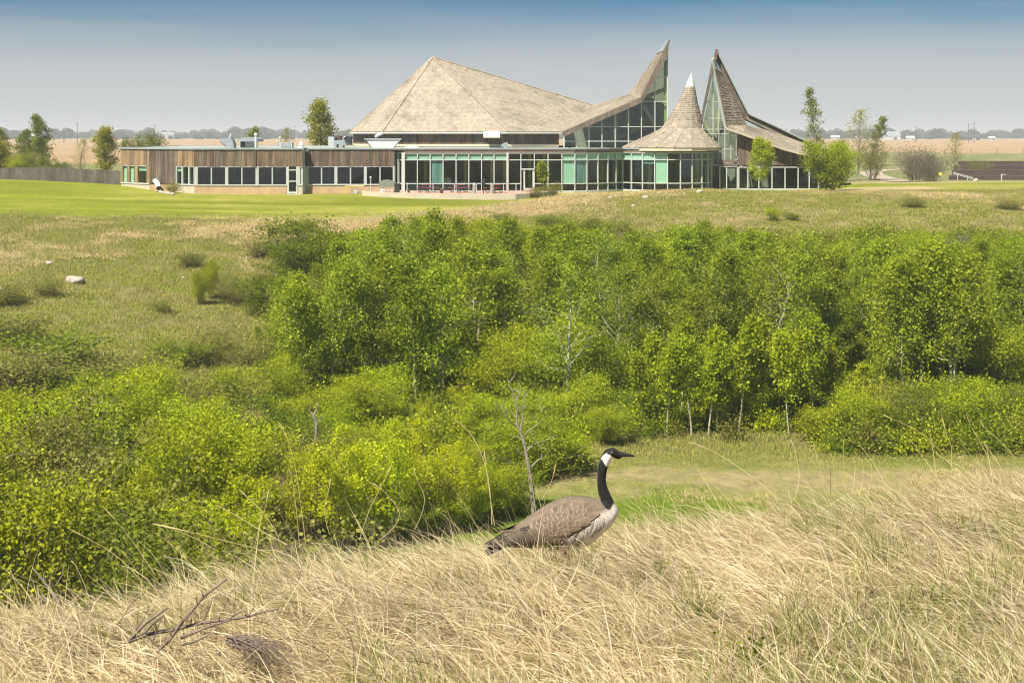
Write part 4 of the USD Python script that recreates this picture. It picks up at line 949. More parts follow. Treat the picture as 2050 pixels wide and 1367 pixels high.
# --- filling: on a jittered grid, kinds by place
rf_ = np.random.default_rng(77)
def topline(px): return np.interp(px, [480, 560, 700, 800, 950, 1060, 1200, 1300, 1420, 1520, 1600, 1750, 1900, 2050, 2300], [700, 560, 468, 428, 420, 440, 450, 455, 440, 470, 480, 480, 475, 470, 470])
def near_ok(px, D, dmin):
    X = Xat(px, D)
    return all((X - Xat(q['px'], q['D'])) ** 2 + (D - q['D']) ** 2 > dmin ** 2 for q in PL)
step = 2.15
for Dg in np.arange(59.0, 101, step):
    for Xg in np.arange(-13.5, 32, step):
        D = Dg + rf_.uniform(-1, 1); X = Xg + rf_.uniform(-1.1, 1.1); px = CX + X / (K * D)
        if px < 520 or px > 2130: continue
        if px < 640 and D > 79: continue
        if 1240 < px < 1640 and D < 61.5: continue
        if 800 < px < 850 and D < 64: continue
        zg = float(ground(X, D)); ytop = topline(px) + rf_.uniform(0, 30)
        hmax = (CZ - (ytop - HY) * K * D) - zg
        q = rf_.random()
        if D < 63.5: kind, h = ('lime_shrub' if q < .55 else 'olive_shrub' if q < .65 else 'willow' if q < .8 else 'dark_shrub'), rf_.uniform(1.3, 2.2)
        elif D < 67: kind, h = ('lime_shrub' if q < .5 else 'dark_shrub' if q < .65 else 'sapling'), rf_.uniform(1.6, 3.4)
        elif D < 82: kind, h = ('aspen' if q < .64 else 'thin_aspen' if q < .84 else 'lime_shrub' if q < .93 else 'olive_shrub'), rf_.uniform(4.6, 6.8)
        elif D < 90: kind, h = ('aspen' if q < .50 else 'lime_shrub' if q < .75 else 'dark_shrub' if q < .88 else 'olive_shrub'), rf_.uniform(3.0, 4.4)
        else: kind, h = ('lime_shrub' if q < .48 else 'dark_shrub' if q < .66 else 'olive_shrub' if q < .84 else 'grey_shrub' if q < .9 else 'willow'), rf_.uniform(1.6, 2.8)
        if kind in ('lime_shrub', 'olive_shrub') and D > 66: h = min(h, 3.2)
        h = min(h, hmax)
        if h < .7 or not near_ok(px, D, 1.15): continue
        put(kind, px, D, h, w=(1.0 if kind in ('aspen', 'thin_aspen') else rf_.uniform(1.0, 1.35)))
# the hollow on the other side
def topline2(px): return np.interp(px, [-200, 0, 120, 250, 330, 420, 480, 540, 620], [820, 800, 775, 735, 715, 690, 720, 760, 800])
for Dg in np.arange(33.5, 60, 2.5):
    for Xg in np.arange(-22, -1.5, 2.5):
        D = Dg + rf_.uniform(-.9, .9); X = Xg + rf_.uniform(-1, 1); px = CX + X / (K * D)
        if px < -120 or px > 800: continue
        if px > 540 and (D < 47 or D > 58): continue
        zg = float(ground(X, D)); ytop = topline2(px) + rf_.uniform(0, 25)
        hmax = (CZ - (ytop - HY) * K * D) - zg
        q = rf_.random()
        if D < 43: kind, h = ('willow' if q < .5 else 'olive_shrub' if q < .66 else 'lime_shrub' if q < .9 else 'dark_shrub'), rf_.uniform(3.2, 4.4)
        else: kind, h = ('lime_shrub' if q < .55 else 'dark_shrub' if q < .68 else 'willow' if q < .88 else 'olive_shrub'), rf_.uniform(2.2, 3.4)
        if px > 540: kind, h = ('olive_shrub' if q < .35 else 'dark_shrub' if q < .7 else 'lime_shrub'), rf_.uniform(1.2, 2.4)
        h = min(h, hmax)
        if h < .8 or not near_ok(px, D, 1.4): continue
        put(kind, px, D, h, w=rf_.uniform(1.0, 1.3))
# low brush on the western slope
for px, D, h, w in ((40, 66, .9, 2.2), (130, 64, 1.0, 2.4), (225, 61, .9, 2.0), (300, 63, .9, 1.6), (10, 74, .8, 1.8), (400, 68.5, .8, 1.8), (440, 71, .7, 1.5), (160, 58, 1.0, 2.0), (60, 58, 1.1, 2.2), (250, 57, 1.0, 1.8), (320, 76, .5, 1.6), (90, 76.5, .6, 1.6), (385, 88, .7, 1.6),
                    (530, 92, .9, 1.7), (610, 100, .6, 2.2), (1100, 104, .6, 2.2), (1000, 106, .5, 2.0), (1240, 101, .6, 2.0), (470, 63.5, .9, 1.5), (505, 69, .9, 1.3)):
    put('low_brush', px, D, h, w=w)

def lab_cell(q):
    row = next(n for d, n in ROWS if q['D'] < d); colm = next(n for p, n in COLS if q['px'] < p)
    return row, colm
cells = {}
for q in PL:
    if not q['label']: cells.setdefault((q['kind'],) + lab_cell(q), []).append(q)
for (kind, row, colm), L_ in cells.items():
    L_.sort(key=lambda q: q['D'])
    for i, q in enumerate(L_):
        q['label'] = f"{DESC[kind]} {row} below the {colm}" + (f", {ORD[i]} up" if len(L_) > 1 else '')
        if len(q['label'].split()) > 15: q['label'] = q['label'].replace('bushy yellow green', 'yellow green').replace('sparse green aspen with white limbs', 'sparse white limbed aspen').replace('slender pale trunked', 'slender pale')
counts = {k: sum(1 for x in PROTO if x.rsplit('_', 1)[0] == k) for k in {x.rsplit('_', 1)[0] for x in PROTO}}
def plant_at(q):
    k = q['kind']; v = q['var'] if q['var'] is not None else rf_.integers(counts[k])
    path, nm, H = PROTO[f'{k}_{v}']; s = q['h'] / H
    # lean plants with no fewer stems by keeping the width nearer the natural size
    w = s ** .75 * q['w'] if k not in ('low_brush',) else s * q['w']
    nme = q.get('name') or NAME[k]
    X = Xat(q['px'], q['D'])
    copies(nme, path, [dict(loc=(X, q['D'], float(ground(X, q['D'])) - .05), rz=q['rz'] if q['rz'] is not None else rf_.uniform(0, 360), s=(w, w, s), label=q['label'], cat=q.get('cat') or CATS[nme], group=q.get('group') or {'aspen_tree': 'aspens of the valley wood', 'aspen_sapling': 'young aspens of the valley wood', 'willow_bush': 'willows in the valley', 'leafy_bush': 'green bushes in the valley', 'olive_bush': 'olive bushes in the valley', 'bare_bush': 'bare bushes in the valley', 'low_bush': 'low bushes on the slopes'}[nme])])
for q in PL: plant_at(q)
NPL = len(PL)

# --- trees of the plain and by the building
def yard(kind, px, D, h, label, name='tree', cat='tree', group='trees behind the building', w=1.0, rz=None, var=0, py=None):
    q = dict(kind=kind, px=px, D=D, h=h, label=label, w=w, rz=rz, var=var, name=name, cat=cat, group=group); plant_at(q)
yard('poplar', 12, 160, 5.4, 'dark green poplar behind the fence at the picture edge', w=1.1); yard('poplar', 38, 158, 5.0, 'bushy green poplar second along the fence', w=1.2, var=0, rz=70)
yard('poplar', 92, 156, 6.6, 'tall dark green poplar behind the middle of the fence', rz=200); yard('olive_shrub', 60, 150, 2.8, 'olive bush between two poplars behind the fence', 'bush', 'bush', 'bushes behind the fence')
yard('dark_shrub', 108, 148, 2.0, 'dark green bush just behind the fence', 'bush', 'bush', 'bushes behind the fence'); yard('grey_shrub', 130, 149, 1.6, 'grey bare bush just behind the fence', 'bush', 'bush', 'bushes behind the fence')
yard('bare_tree', 160, 158, 4.2, 'small thin tree behind the fence with few leaves', rz=30); yard('poplar', 214, 150, 5.4, 'golden green tree beside the building end', var=1, w=1.05); yard('poplar', 2, 150, 4.4, 'golden green tree low behind the fence at the picture edge', w=1.3, var=1, rz=50); yard('poplar', 55, 161, 4.2, 'yellow green tree between two dark poplars', w=1.2, var=1, rz=250); yard('lime_shrub', 30, 149, 2.2, 'yellow green bush behind the fence', 'bush', 'bush', 'bushes behind the fence', w=1.2)
yard('dark_shrub', 288, 165, 5.0, 'broad dark green tree showing above the orange boarded wall', 'tree', w=.85); yard('dark_shrub', 272, 166, 4.6, 'dark green tree crown beside the broad one above the wall', 'tree', w=.6, rz=120)
yard('poplar', 494, 175, 6.2, 'small green tree behind the capped duct', w=1.0, rz=15); yard('bare_tree', 570, 180, 6.2, 'thin pale tree behind the mushroom vent', w=.8); yard('lime_shrub', 588, 172, 3.6, 'green bush showing behind the square roof unit', 'bush', 'bush', 'bushes behind the building')
yard('poplar', 650, 175, 9.5, 'tall yellow green tree behind the roof air handler', var=1, w=.95, rz=140)
yard('poplar', 1632, 180, 11.6, 'tall thin poplar rising behind the sloping roof end', var=2, w=.95); yard('lime_shrub', 1632, 176, 4.0, 'yellow green bush at the foot of the tall poplar', 'bush', 'bush', 'bushes behind the building', w=.9)
yard('bare_tree', 1716, 168, 8.2, 'sparse pale tree beside the gravel path', w=1.05); yard('poplar', 1742, 166, 7.6, 'green tree leaning over the gravel path', var=2, w=1.25, rz=90); yard('olive_shrub', 1745, 165, 3.8, 'olive leafed bush around the gravel path tree', 'bush', 'bush', 'bushes by the path', w=.8)
yard('lime_shrub', 1690, 164, 4.2, 'yellow green bush behind the round end bush', 'bush', 'bush', 'bushes by the path')
yard('grey_shrub', 1828, 158, 3.6, 'large grey thicket on the lawn beside the path', 'bush', 'bush', 'grey thickets on the lawn', w=1.1); yard('grey_shrub', 1868, 157, 3.3, 'second large grey thicket joined to the yellow sign', 'bush', 'bush', 'grey thickets on the lawn', w=1.1, var=1)
yard('grey_shrub', 1850, 156, 2.4, 'lower grey thicket in front of the two large ones', 'bush', 'bush', 'grey thickets on the lawn', w=1.3)
yard('bare_tree', 1909, 172, 5.6, 'thin golden tree beside the bleacher rail'); yard('olive_shrub', 1962, 178, 2.2, 'olive bush in front of the dark bleachers', 'bush', 'bush', 'bushes by the path')
yard('yard_tree', 1525, 127.5, 4.6, 'small bright green tree in front of the board wall', 'tree', 'tree', 'plants close to the building', w=.95); yard('yard_bush', 1666, 124, 4.2, 'big round bright green bush at the end of the building', 'bush', 'bush', 'plants close to the building', w=1.1)
yard('sapling', 1090, 125.5, 3.1, 'small bright green sapling growing from the shrub by the patio', 'tree', 'tree', 'plants close to the building', w=1.2)
yard('olive_shrub', 1075, 124.6, 1.0, 'low grey green shrub at the end of the patio wall', 'bush', 'bush', 'plants close to the building', w=1.25); yard('olive_shrub', 1105, 124.8, 1.15, 'low grey green shrub around the sapling by the patio', 'bush', 'bush', 'plants close to the building', w=1.3, var=1)
yard('low_brush', 345, 130.3, .7, 'clump of tall weeds by the concrete base', 'bush', 'bush', 'plants close to the building', w=1.2)

# --- dead wood standing in the valley
def twist(lst, D, dy=None):
    return np.array([P(x, y, D) + [0, (0 if dy is None else dy[i]), 0] for i, (x, y) in enumerate(lst)])
sn = thing('dead_snag', 'bare dead snag with grey forked limbs rising behind the goose', 'tree')
DS = 47.5
obj('trunk', MB().tube(twist([(1072, 1050), (1065, 985), (1062, 960), (1057, 925), (1051, 895), (1047, 878), (1040, 863), (1035, 850), (1034, 835), (1036, 822), (1031, 805), (1026, 785), (1019, 766)], DS), [.10, .085, .075, .062, .05, .046, .042, .037, .033, .028, .022, .016, .007], 8), 'dead_wood', sn)
for L_, r_ in (([(1041, 865), (1045, 845), (1047, 820), (1050, 790), (1050, 780)], .04), ([(1032, 851), (1024, 845), (1014, 832), (1003, 820), (1000, 817)], .035), ([(1050, 875), (1055, 862), (1066, 853), (1078, 842), (1090, 825)], .035), ([(1030, 804), (1036, 798), (1041, 785), (1043, 775)], .022),
               ([(1053, 905), (1062, 895), (1075, 888), (1092, 884), (1105, 880)], .03), ([(1060, 938), (1072, 928), (1085, 920), (1095, 919)], .03), ([(1063, 965), (1052, 970), (1042, 966)], .03), ([(1047, 880), (1036, 875), (1018, 871)], .018), ([(1046, 845), (1054, 838), (1062, 815)], .016), ([(1055, 915), (1040, 905), (1030, 890)], .015), ([(1052, 900), (1045, 890)], .014), ([(1075, 888), (1085, 895), (1100, 893)], .012)):
    n = len(L_); obj('limb', MB().tube(twist(L_, DS, np.linspace(0, rb.uniform(-.7, .7), n)), np.linspace(r_, r_ * .25, n), 6), 'dead_wood', sn)
for i in range(26):
    a = [(1019, 766), (1026, 785), (1034, 835), (1050, 790), (1047, 820), (1003, 820), (1014, 832), (1090, 825), (1078, 842), (1105, 880), (1075, 888), (1060, 938), (1085, 920), (1041, 785), (1030, 804)][i % 15]
    b = (a[0] + rb.uniform(-16, 16), a[1] - rb.uniform(2, 24)); c = (b[0] + rb.uniform(-9, 9), b[1] - rb.uniform(0, 14)); obj('twig', MB().tube(twist([a, b, c], DS, [0, rb.uniform(-.3, .3), rb.uniform(-.5, .5)]), [.014, .009, .004], 4), 'dead_wood', sn)
s2 = thing('dead_tree', 'white dead tree with broken top standing in the wood', 'tree')
DT = 73
obj('trunk', MB().tube(twist([(1592, 712), (1588, 680), (1584, 650), (1579, 625), (1574, 600), (1572, 580), (1578, 565), (1580, 550), (1577, 538)], DT), [.20, .19, .15, .11, .08, .07, .055, .04, .02], 8), 'dead_wood', s2)
for L_, r_ in (([(1573, 585), (1566, 570), (1560, 555), (1555, 540)], .045), ([(1575, 573), (1572, 558), (1571, 543)], .035), ([(1578, 620), (1590, 606), (1600, 600)], .035), ([(1585, 660), (1598, 648), (1608, 640)], .03), ([(1588, 685), (1602, 676), (1612, 660)], .03), ([(1583, 640), (1570, 632), (1560, 630)], .03)):
    obj('limb', MB().tube(twist(L_, DT), np.linspace(r_, r_ * .3, len(L_)), 6), 'dead_wood', s2)
s3 = thing('dead_tree', 'small twisted dead tree between the willows and the wood', 'tree')
obj('trunk', MB().tube(twist([(632, 880), (634, 850), (628, 832), (634, 820), (638, 806)], 52), [.07, .06, .05, .035, .015], 7), 'dead_wood', s3)
for L_, r_ in (([(629, 833), (620, 822), (622, 812)], .03), ([(633, 850), (642, 838), (648, 830)], .025)): obj('limb', MB().tube(twist(L_, 52), np.linspace(r_, r_ * .3, len(L_)), 6), 'dead_wood', s3)

# --- grass of the far slopes and the meadow: tufts, nobody could count them
def tuft(seed, n, r, h, w):
    g = np.random.default_rng(seed); c = g.normal(size=(n, 2)) * r; a = g.uniform(0, 2 * np.pi, n); ln = g.uniform(.2, .9, n) * h; hh = h * g.uniform(.5, 1.1, n)
    b0 = np.c_[c, np.full(n, -.05)]; side = np.c_[np.cos(a), np.sin(a), np.zeros(n)] * w; lean = np.c_[np.cos(a + 1.4) * ln, np.sin(a + 1.4) * ln, hh]
    v = np.stack([b0 - side, b0 + side, b0 + lean], 1).reshape(-1, 3); return v, np.arange(3 * n).reshape(-1, 3)
leaf('straw_tuft', (0.38, 0.30, 0.14), (0.62, 0.50, 0.27), trans=.25, hue=.02); leaf('olive_tuft', (0.20, 0.20, 0.045), (0.34, 0.32, 0.095), trans=.25); leaf('green_tuft', (0.16, 0.22, 0.015), (0.30, 0.36, 0.03), trans=.3)
for nm, lab, lk, seed in (('dry_tufts', 'dry straw coloured grass tufts on the valley sides', 'straw_tuft', 1), ('olive_tufts', 'dull green grass and weeds on the valley sides', 'olive_tuft', 2), ('green_tufts', 'fresh green grass on the valley sides and meadow', 'green_tuft', 3)):
    g = np.random.default_rng(200 + seed); M_ = 85000
    Dp = np.sqrt(g.uniform(46 ** 2, 124 ** 2, M_)); up = g.uniform(-.45, .45, M_); Xp = up * Dp; px = CX + up / K
    keep = (Dp < lawn_edge(px) - .6 + 2.2 * np.abs(g.normal(size=M_)) * (g.random(M_) < .5)) & ((px < 640) | (Dp > 88) | (Dp < 61))
    a1 = fbm2(Xp, Dp, .09, 4, 21); a2 = fbm2(Xp, Dp, .5, 3, 33)
    dryness = a1 * 1.4 - a2 * .5 - .065 + np.interp(px, [0, 500, 1100, 1500, 2050], [-.04, -.03, .05, .06, .05]) * (Dp > 90) - np.interp(px, [0, 450], [.16, 0]) * (Dp < 78) + .12 * ((Dp > 49) & (Dp < 54)) - .2 * (Dp < 49) * (px > 900)
    if seed == 1: keep &= dryness > -.03
    elif seed == 2: keep &= (dryness < .05) & (g.random(M_) < .55) & ~((Dp < 54) & (px > 850))
    else: keep &= (dryness < .06) & ((a2 < .03) | (Dp < 50)) & (g.random(M_) < .6)
    Xp, Dp = Xp[keep], Dp[keep]; n = len(Xp)
    Zp = ground(Xp, Dp)
    pi = UsdGeom.PointInstancer.Define(stage, '/World/' + nm)
    tag(pi, lab, kind='stuff')
    pr_ = []
    for k in range(3):
        m_ = usdkit.mesh(stage, f'/World/{nm}/blades_{k:03d}' if k else f'/World/{nm}/blades', tuft(seed * 10 + k, 40, .26, [.15, .17, .12][seed - 1], .016), LOOK[lk]); rndvar(m_, rnd_of(40 * 3, 3)); pr_.append(m_.GetPath())
    pi.CreatePrototypesRel().SetTargets(pr_)
    pi.CreateProtoIndicesAttr(Vt.IntArray.FromNumpy(g.integers(0, 3, n).astype(np.int32)))
    pi.CreatePositionsAttr(Vt.Vec3fArray.FromNumpy(np.c_[Xp, Dp, Zp].astype(np.float32)))
    s = g.uniform(.6, 1.5, n) * np.where(Dp < 56, .7, 1); pi.CreateScalesAttr(Vt.Vec3fArray.FromNumpy(np.c_[s, s, s * g.uniform(.6, 1.2, n)].astype(np.float32)))
    th = g.uniform(0, np.pi, n)
    pi.CreateOrientationsAttr(Vt.QuathArray([Gf.Quath(float(math.cos(t)), 0, 0, float(math.sin(t))) for t in th]))

# the low growth under the wood, nobody could count it
pi = UsdGeom.PointInstancer.Define(stage, '/World/undergrowth'); tag(pi, 'low leafy undergrowth between the trees of the wood', kind='stuff'); pr_ = []
for k in range(3):
    g = np.random.default_rng(700 + k); n = 900; c = g.normal(size=(n, 3)) * [.42, .42, .26] + [0, 0, .38]; c[:, 2] = np.abs(c[:, 2]); c += (meshkit.fbm(c * 3, 2, k) - .5)[:, None] * .5
    m_ = usdkit.mesh(stage, f'/World/undergrowth/leaves_{k:03d}' if k else '/World/undergrowth/leaves', leaves(c, .085 * g.uniform(.7, 1.3, n), g), LOOK[['bright_leaf', 'shrub_leaf', 'olive_leaf'][k]]); rndvar(m_, rnd_of(n * 4, 4)); pr_.append(m_.GetPath())
g = np.random.default_rng(12); n = 4200; Dp = g.uniform(56.5, 96, n); px = g.uniform(500, 2150, n); k_ = (px > 560 + 60 * (Dp > 79)) & ~((px > 1180) & (px < 1660) & (Dp < 61.5 + 1.2 * g.normal(size=n))) & ~((px < 1180) & (px > 880) & (Dp < 58.5)); Dp, px = Dp[k_], px[k_]
Xp = (px - CX) * K * Dp; n = len(Xp); s = g.uniform(.6, 1.35, n); pi.CreatePrototypesRel().SetTargets(pr_); pi.CreateProtoIndicesAttr(Vt.IntArray.FromNumpy(g.choice(3, n, p=[.5, .3, .2]).astype(np.int32)))
pi.CreatePositionsAttr(Vt.Vec3fArray.FromNumpy(np.c_[Xp, Dp, ground(Xp, Dp)].astype(np.float32))); pi.CreateScalesAttr(Vt.Vec3fArray.FromNumpy(np.c_[s, s, s * g.uniform(.7, 1.3, n)].astype(np.float32)))
# ------------------------------------------------------------------ ways over the lawn and the plain
plain('gravel', (0.34, 0.285, 0.21), .95, .15, 2.0, bump=.3)
plain('stone_pale', (0.38, 0.325, 0.265), .85, .2, 5.0, bump=.5, bscale=12)
plain('stone_grey', (0.34, 0.32, 0.29), .85, .25, 4.0, bump=.5, bscale=12)
plain('sign_yellow', (0.62, 0.60, 0.10), .5, .06, 3.0)
plain('timber_dark', (0.075, 0.052, 0.045), .85, .25, 1.5, stretch=(.3, 1, 1))
plain('gas_yellow', (0.62, 0.47, 0.12), .5, .1, 3.0)
plain('cover_cloth', (0.20, 0.22, 0.17), .85, .2, 3.0, bump=.4, bscale=5)
plain('terracotta', (0.17, 0.085, 0.06), .8, .2, 4.0)
plain('shed_white', (0.5, 0.5, 0.49), .7, .06, .1); plain('shed_dark', (0.06, 0.065, 0.075), .7, .1, .1); plain('pole_wood', (0.12, 0.10, 0.09), .85, .15, .5)
def ribbon(name, pts, lab, mat='gravel', lift=.06):
    """a strip over the ground; pts: (column, depth, width)"""
    c = PchipInterpolator(np.arange(len(pts)), np.array([[Xat(p, d), d, w] for p, d, w in pts]))(np.linspace(0, len(pts) - 1, 24 * (len(pts) - 1)))
    t = np.gradient(c[:, :2], axis=0); t /= np.linalg.norm(t, axis=1, keepdims=True); n = np.c_[-t[:, 1], t[:, 0]]
    s = np.linspace(-.5, .5, 5); xy = c[:, None, :2] + n[:, None] * (c[:, None, 2:] * s[None, :, None])
    z = ground(xy[..., 0], xy[..., 1]) + lift
    v = np.concatenate([xy, z[..., None]], -1).reshape(-1, 3); m, k = xy.shape[:2]
    i, j = np.meshgrid(np.arange(m - 1), np.arange(k - 1), indexing='ij'); q = np.stack([i * k + j, (i + 1) * k + j, (i + 1) * k + j + 1, i * k + j + 1], -1).reshape(-1, 4)
    tag(obj(name, (v, q[:, ::-1]), mat, smooth=True), lab, kind='structure')
ribbon('path', [(1815, 154, 3.2), (1778, 170, 3.2), (1747, 192, 3.2), (1752, 212, 3.2), (1800, 224, 3.2), (1870, 228, 3.0)], 'pale gravel path curving over the lawn')
ribbon('road', [(1690, 262, 5), (1850, 258, 5), (2050, 254, 5), (2300, 250, 5)], 'pale gravel road along the edge of the plain', lift=.12)

# ------------------------------------------------------------------ fence
fn = thing('board_fence', 'weathered grey board fence on the lawn beside the building end', 'fence')
pxs = np.linspace(-70, 241, 62)
for i, (a, b) in enumerate(zip(pxs[:-1], pxs[1:])):
    f = lambda p: (np.interp(p, [-70, 0, 85, 170, 241], [143.5, 142, 141, 139.8, 138.0]))
    A, B = Q(a + .15, f(a)), Q(b - .15, f(b)); zt_ = Zat(np.interp((a + b) / 2, [-70, 0, 85, 130, 172, 241], [336, 336, 334.2, 336, 339, 341.6]), f(a)) + rb.uniform(-.05, .05)
    zb_ = float(ground(*A)) - .1; o = rb.uniform(0, .03)
    obj('board', MB().poly([A + [0, -o], B + [0, -o], B + [0, .03 - o], A + [0, .03 - o]], zb_, zt_), 'wood_fence', fn)
for k in (.25, 1.0):
    for a, b in ((-70, 0), (0, 85), (85, 170), (170, 241)):
        f = lambda p: float(np.interp(p, [-70, 0, 85, 170, 241], [143.5, 142, 141, 139.8, 138.0])) + .09
        bar3('rail', [*Q(a, f(a)), Gz(a, f(a)) + k], [*Q(b, f(b)), Gz(b, f(b)) + k], .05, .10, 'wood_fence', fn)

# ------------------------------------------------------------------ patio and what stands on it
pt = thing('patio', 'low curved concrete patio with pinkish paving along the glass front', 'patio')
ppl = [Q(731, 130.2), Q(731, 128.6), Q(770, 126.6), Q(830, 125.2), Q(900, 124.3), Q(970, 123.8), Q(1030, 123.7), Q(1056, 124.6), Q(1085, 127), Q(1110, 130.2)]
ZP = Z_FL
obj('paving', MB().poly(ppl, ZP - .12, ZP), 'patio_pink', pt)
ed = Polygon(ppl).buffer(.28, join_style=1).difference(Polygon(ppl).buffer(.004)).difference(sbox(-40, 130.15, 20, 140)); e = trimesh.creation.extrude_polygon(max(getattr(ed, 'geoms', [ed]), key=lambda g: g.area), 1.3, engine='earcut'); e.apply_translation([0, 0, ZP - 1.28]); obj('retaining_wall', e, 'concrete_pale', pt)
gr = thing('glass_railing', 'glass railing with slim white posts along the patio edge', 'railing')
rp = [Q(815, 125.9), Q(867, 125.0), Q(910, 124.6), Q(954, 124.3), Q(1008, 124.1), Q(1033, 124.2)]
for i, p in enumerate(rp):
    obj('post', MB().box([*p, ZP + .46], [.07, .07, .92]), 'grey_frame', gr)
    if i: pane(rp[i - 1] + nrm(p - rp[i - 1]) * .06, p - nrm(p - rp[i - 1]) * .06, ZP + .08, ZP + 1.02, gr, 'rail_glass', 'glass_panel')
def picnic_proto():
    p = stage.CreateClassPrim('/World/Looks/picnic'); p.SetTypeName('Xform')
    obj('table_top', MB().box([0, 0, .72], [1.05, .95, .05]), 'red_plastic', p)
    for a in range(4):
        c, s = math.cos(a * math.pi / 2), math.sin(a * math.pi / 2)
        obj('seat', MB().box([c * .86, s * .86, .44], [.30, 1.0, .05], a * math.pi / 2), 'red_plastic', p)
        t = np.linspace(0, 1, 9); r = np.interp(t, [0, .3, .6, .8, 1], [.15, .35, .62, .86, .86]); z = np.interp(t, [0, .3, .6, .8, 1], [.70, .22, .04, .16, .42])
        obj('frame', MB().tube(np.c_[c * r, s * r, z], .03, 6), 'dark_metal', p)
    return str(p.GetPath())
pp = picnic_proto()
for px, D, rz, lab in ((855, 127.2, 12, 'red picnic table nearest the corner column of the glass front'), (919, 127.0, -8, 'red picnic table in the middle of the patio'), (990, 126.6, 5, 'red picnic table behind the black notice board')):
    copies('picnic_table', pp, [dict(loc=(Xat(px, D), D, ZP), rz=rz, label=lab.replace('nearest', 'beside'), cat='table', group='red picnic tables on the patio')])
for px, D, lab in ((817.5, 126.3, 'small brown planter pot at the patio edge by the barbecue'), (884, 125.2, 'larger brown planter pot between two picnic tables')):
    t = thing('planter', lab, 'planter', (Xat(px, D), D, ZP), group='brown planters on the patio')
    s = 1 if px > 850 else .75
    obj('pot', MB().lathe([(0, 0), (.13 * s, 0), (.19 * s, .26 * s), (.21 * s, .27 * s), (.21 * s, .33 * s), (.17 * s, .33 * s), (.16 * s, .28 * s), (0, .28 * s)], sides=14), 'terracotta', t)
    g = np.random.default_rng(3); obj('plant', leaves(g.normal(size=(60, 3)) * [.10 * s, .10 * s, .06] + [0, 0, .38 * s], .07, g), 'shrub_leaf', t, isl=4)
for px, lab, wt in ((950, 'grey concrete bollard with a pale cap on the patio', True), (985.5, 'plain grey concrete bollard beside the last picnic table', False)):
    t = thing('bollard', lab, 'bollard', (Xat(px, 124.9), 124.9, ZP), group='concrete bollards on the patio')
    obj('post', MB().lathe([(0, 0), (.19, 0), (.17, .80), (.14, .86), (0, .86)], sides=10), 'stone_grey', t)
    if wt: obj('cap', MB().lathe([(0, .86), (.16, .862), (.15, .93), (0, .95)], sides=10), 'white_metal', t)
t = thing('notice_board', 'black notice board on a thin black post at the patio edge', 'sign', (Xat(968, 124.6), 124.6, ZP))
obj('panel', MB().box([0, 0, 1.08], [.36, .05, .50]).box([0, .0, 1.35], [.22, .05, .05]), 'dark_metal', t); obj('post', MB().box([0, .045, .52], [.07, .04, 1.04]), 'dark_metal', t)
t = thing('barbecue', 'barbecue under a grey green cover on a white trolley', 'barbecue', (Xat(774, 127.6), 127.6, ZP))
prof_ = [(-.72, .50), (.70, .50), (.74, .78), (.60, 1.02), (.2, 1.14), (-.35, 1.12), (-.66, .95)]
m = MB(); e = trimesh.creation.extrude_polygon(Polygon(prof_), .62, engine='earcut'); v = e.vertices.copy(); e.vertices = np.c_[v[:, 0], v[:, 2] - .31, v[:, 1]]; e.invert(); m.tm(e); obj('cover', m, 'cover_cloth', t)
for x in (-.55, -.15, .5): obj('leg', MB().box([x, -.2, .25], [.07, .07, .5]), 'white_metal', t)
obj('shelf', MB().box([.1, 0, .2], [1.0, .5, .05]), 'white_metal', t); obj('gas_bottle', MB().lathe([(0, 0), (.15, 0), (.16, .06), (.16, .3), (.1, .4), (0, .42)], (-.35, -.1, .0), 12), 'white_metal', t)
t = thing('waste_bin', 'dark green waste bin beside the covered barbecue', 'bin', (Xat(795, 127.2), 127.2, ZP))
obj('body', MB().box([0, 0, .38], [.46, .46, .76]), 'dark_metal', t); obj('lid', MB().box([0, 0, .79], [.50, .50, .06]), 'dark_metal', t)
t = thing('bollard_lamp', 'slim grey bollard lamp with pale head at the patio corner', 'lamp', (Xat(742, 128.6), 128.6, ZP - .05))
obj('post', MB().tube([[0, 0, 0], [0, 0, 1.3]], .055, 8), 'grey_frame', t); obj('lamp_head', MB().lathe([(0, 1.30), (.08, 1.30), (.09, 1.42), (.06, 1.48), (0, 1.5)], sides=10), 'white_metal', t)
t = thing('gas_pipes', 'yellow gas pipes with a meter on the tan base wall', 'pipes')
for L_ in ([(690.5, 388), (690.5, 373.5), (729, 372.5)], [(695, 388), (695, 376), (690.5, 376)], [(708, 388), (708, 382), (717, 382), (717, 388)]):
    obj('pipe', MB().tube([P(x, y, 130.5) for x, y in L_], .05, 6), 'gas_yellow' if L_[0][0] < 700 else 'grey_frame', t)
obj('meter', MB().box(P(712.5, 385, 130.45), [.3, .25, .3]), 'grey_frame', t)
# drain pipe and its stones
t = thing('drain_pipe', 'short fat white drain pipe with black mouth sticking out of the dark boards', 'pipe')
obj('pipe', MB().tube([P(310.5, 362.5, 132.6), P(313.5, 364.5, 131.6), P(316, 370, 131.2), P(317.5, 376.5, 130.9)], .24, 14, cap=False), 'sheet_white', t)
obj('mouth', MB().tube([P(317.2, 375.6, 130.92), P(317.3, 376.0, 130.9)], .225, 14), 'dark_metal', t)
def rock(seed, size, loc, mat, name, lab, parent=None):
    m = trimesh.creation.icosphere(3); v = m.vertices * np.asarray(size) * (1 + .55 * (meshkit.fbm(m.vertices * 1.1 + seed * 7.7, 4, seed) - .5)[:, None]); v[:, 2] = np.maximum(v[:, 2], -.5 * size[2])
    p = obj(name, (v + np.asarray(loc), m.faces), mat, parent or '/World', smooth=35)
    if lab: tag(p, lab, 'rock')
    return p
ap = thing('stone_apron', 'pale rubble stones spread below the white drain pipe', 'stones')
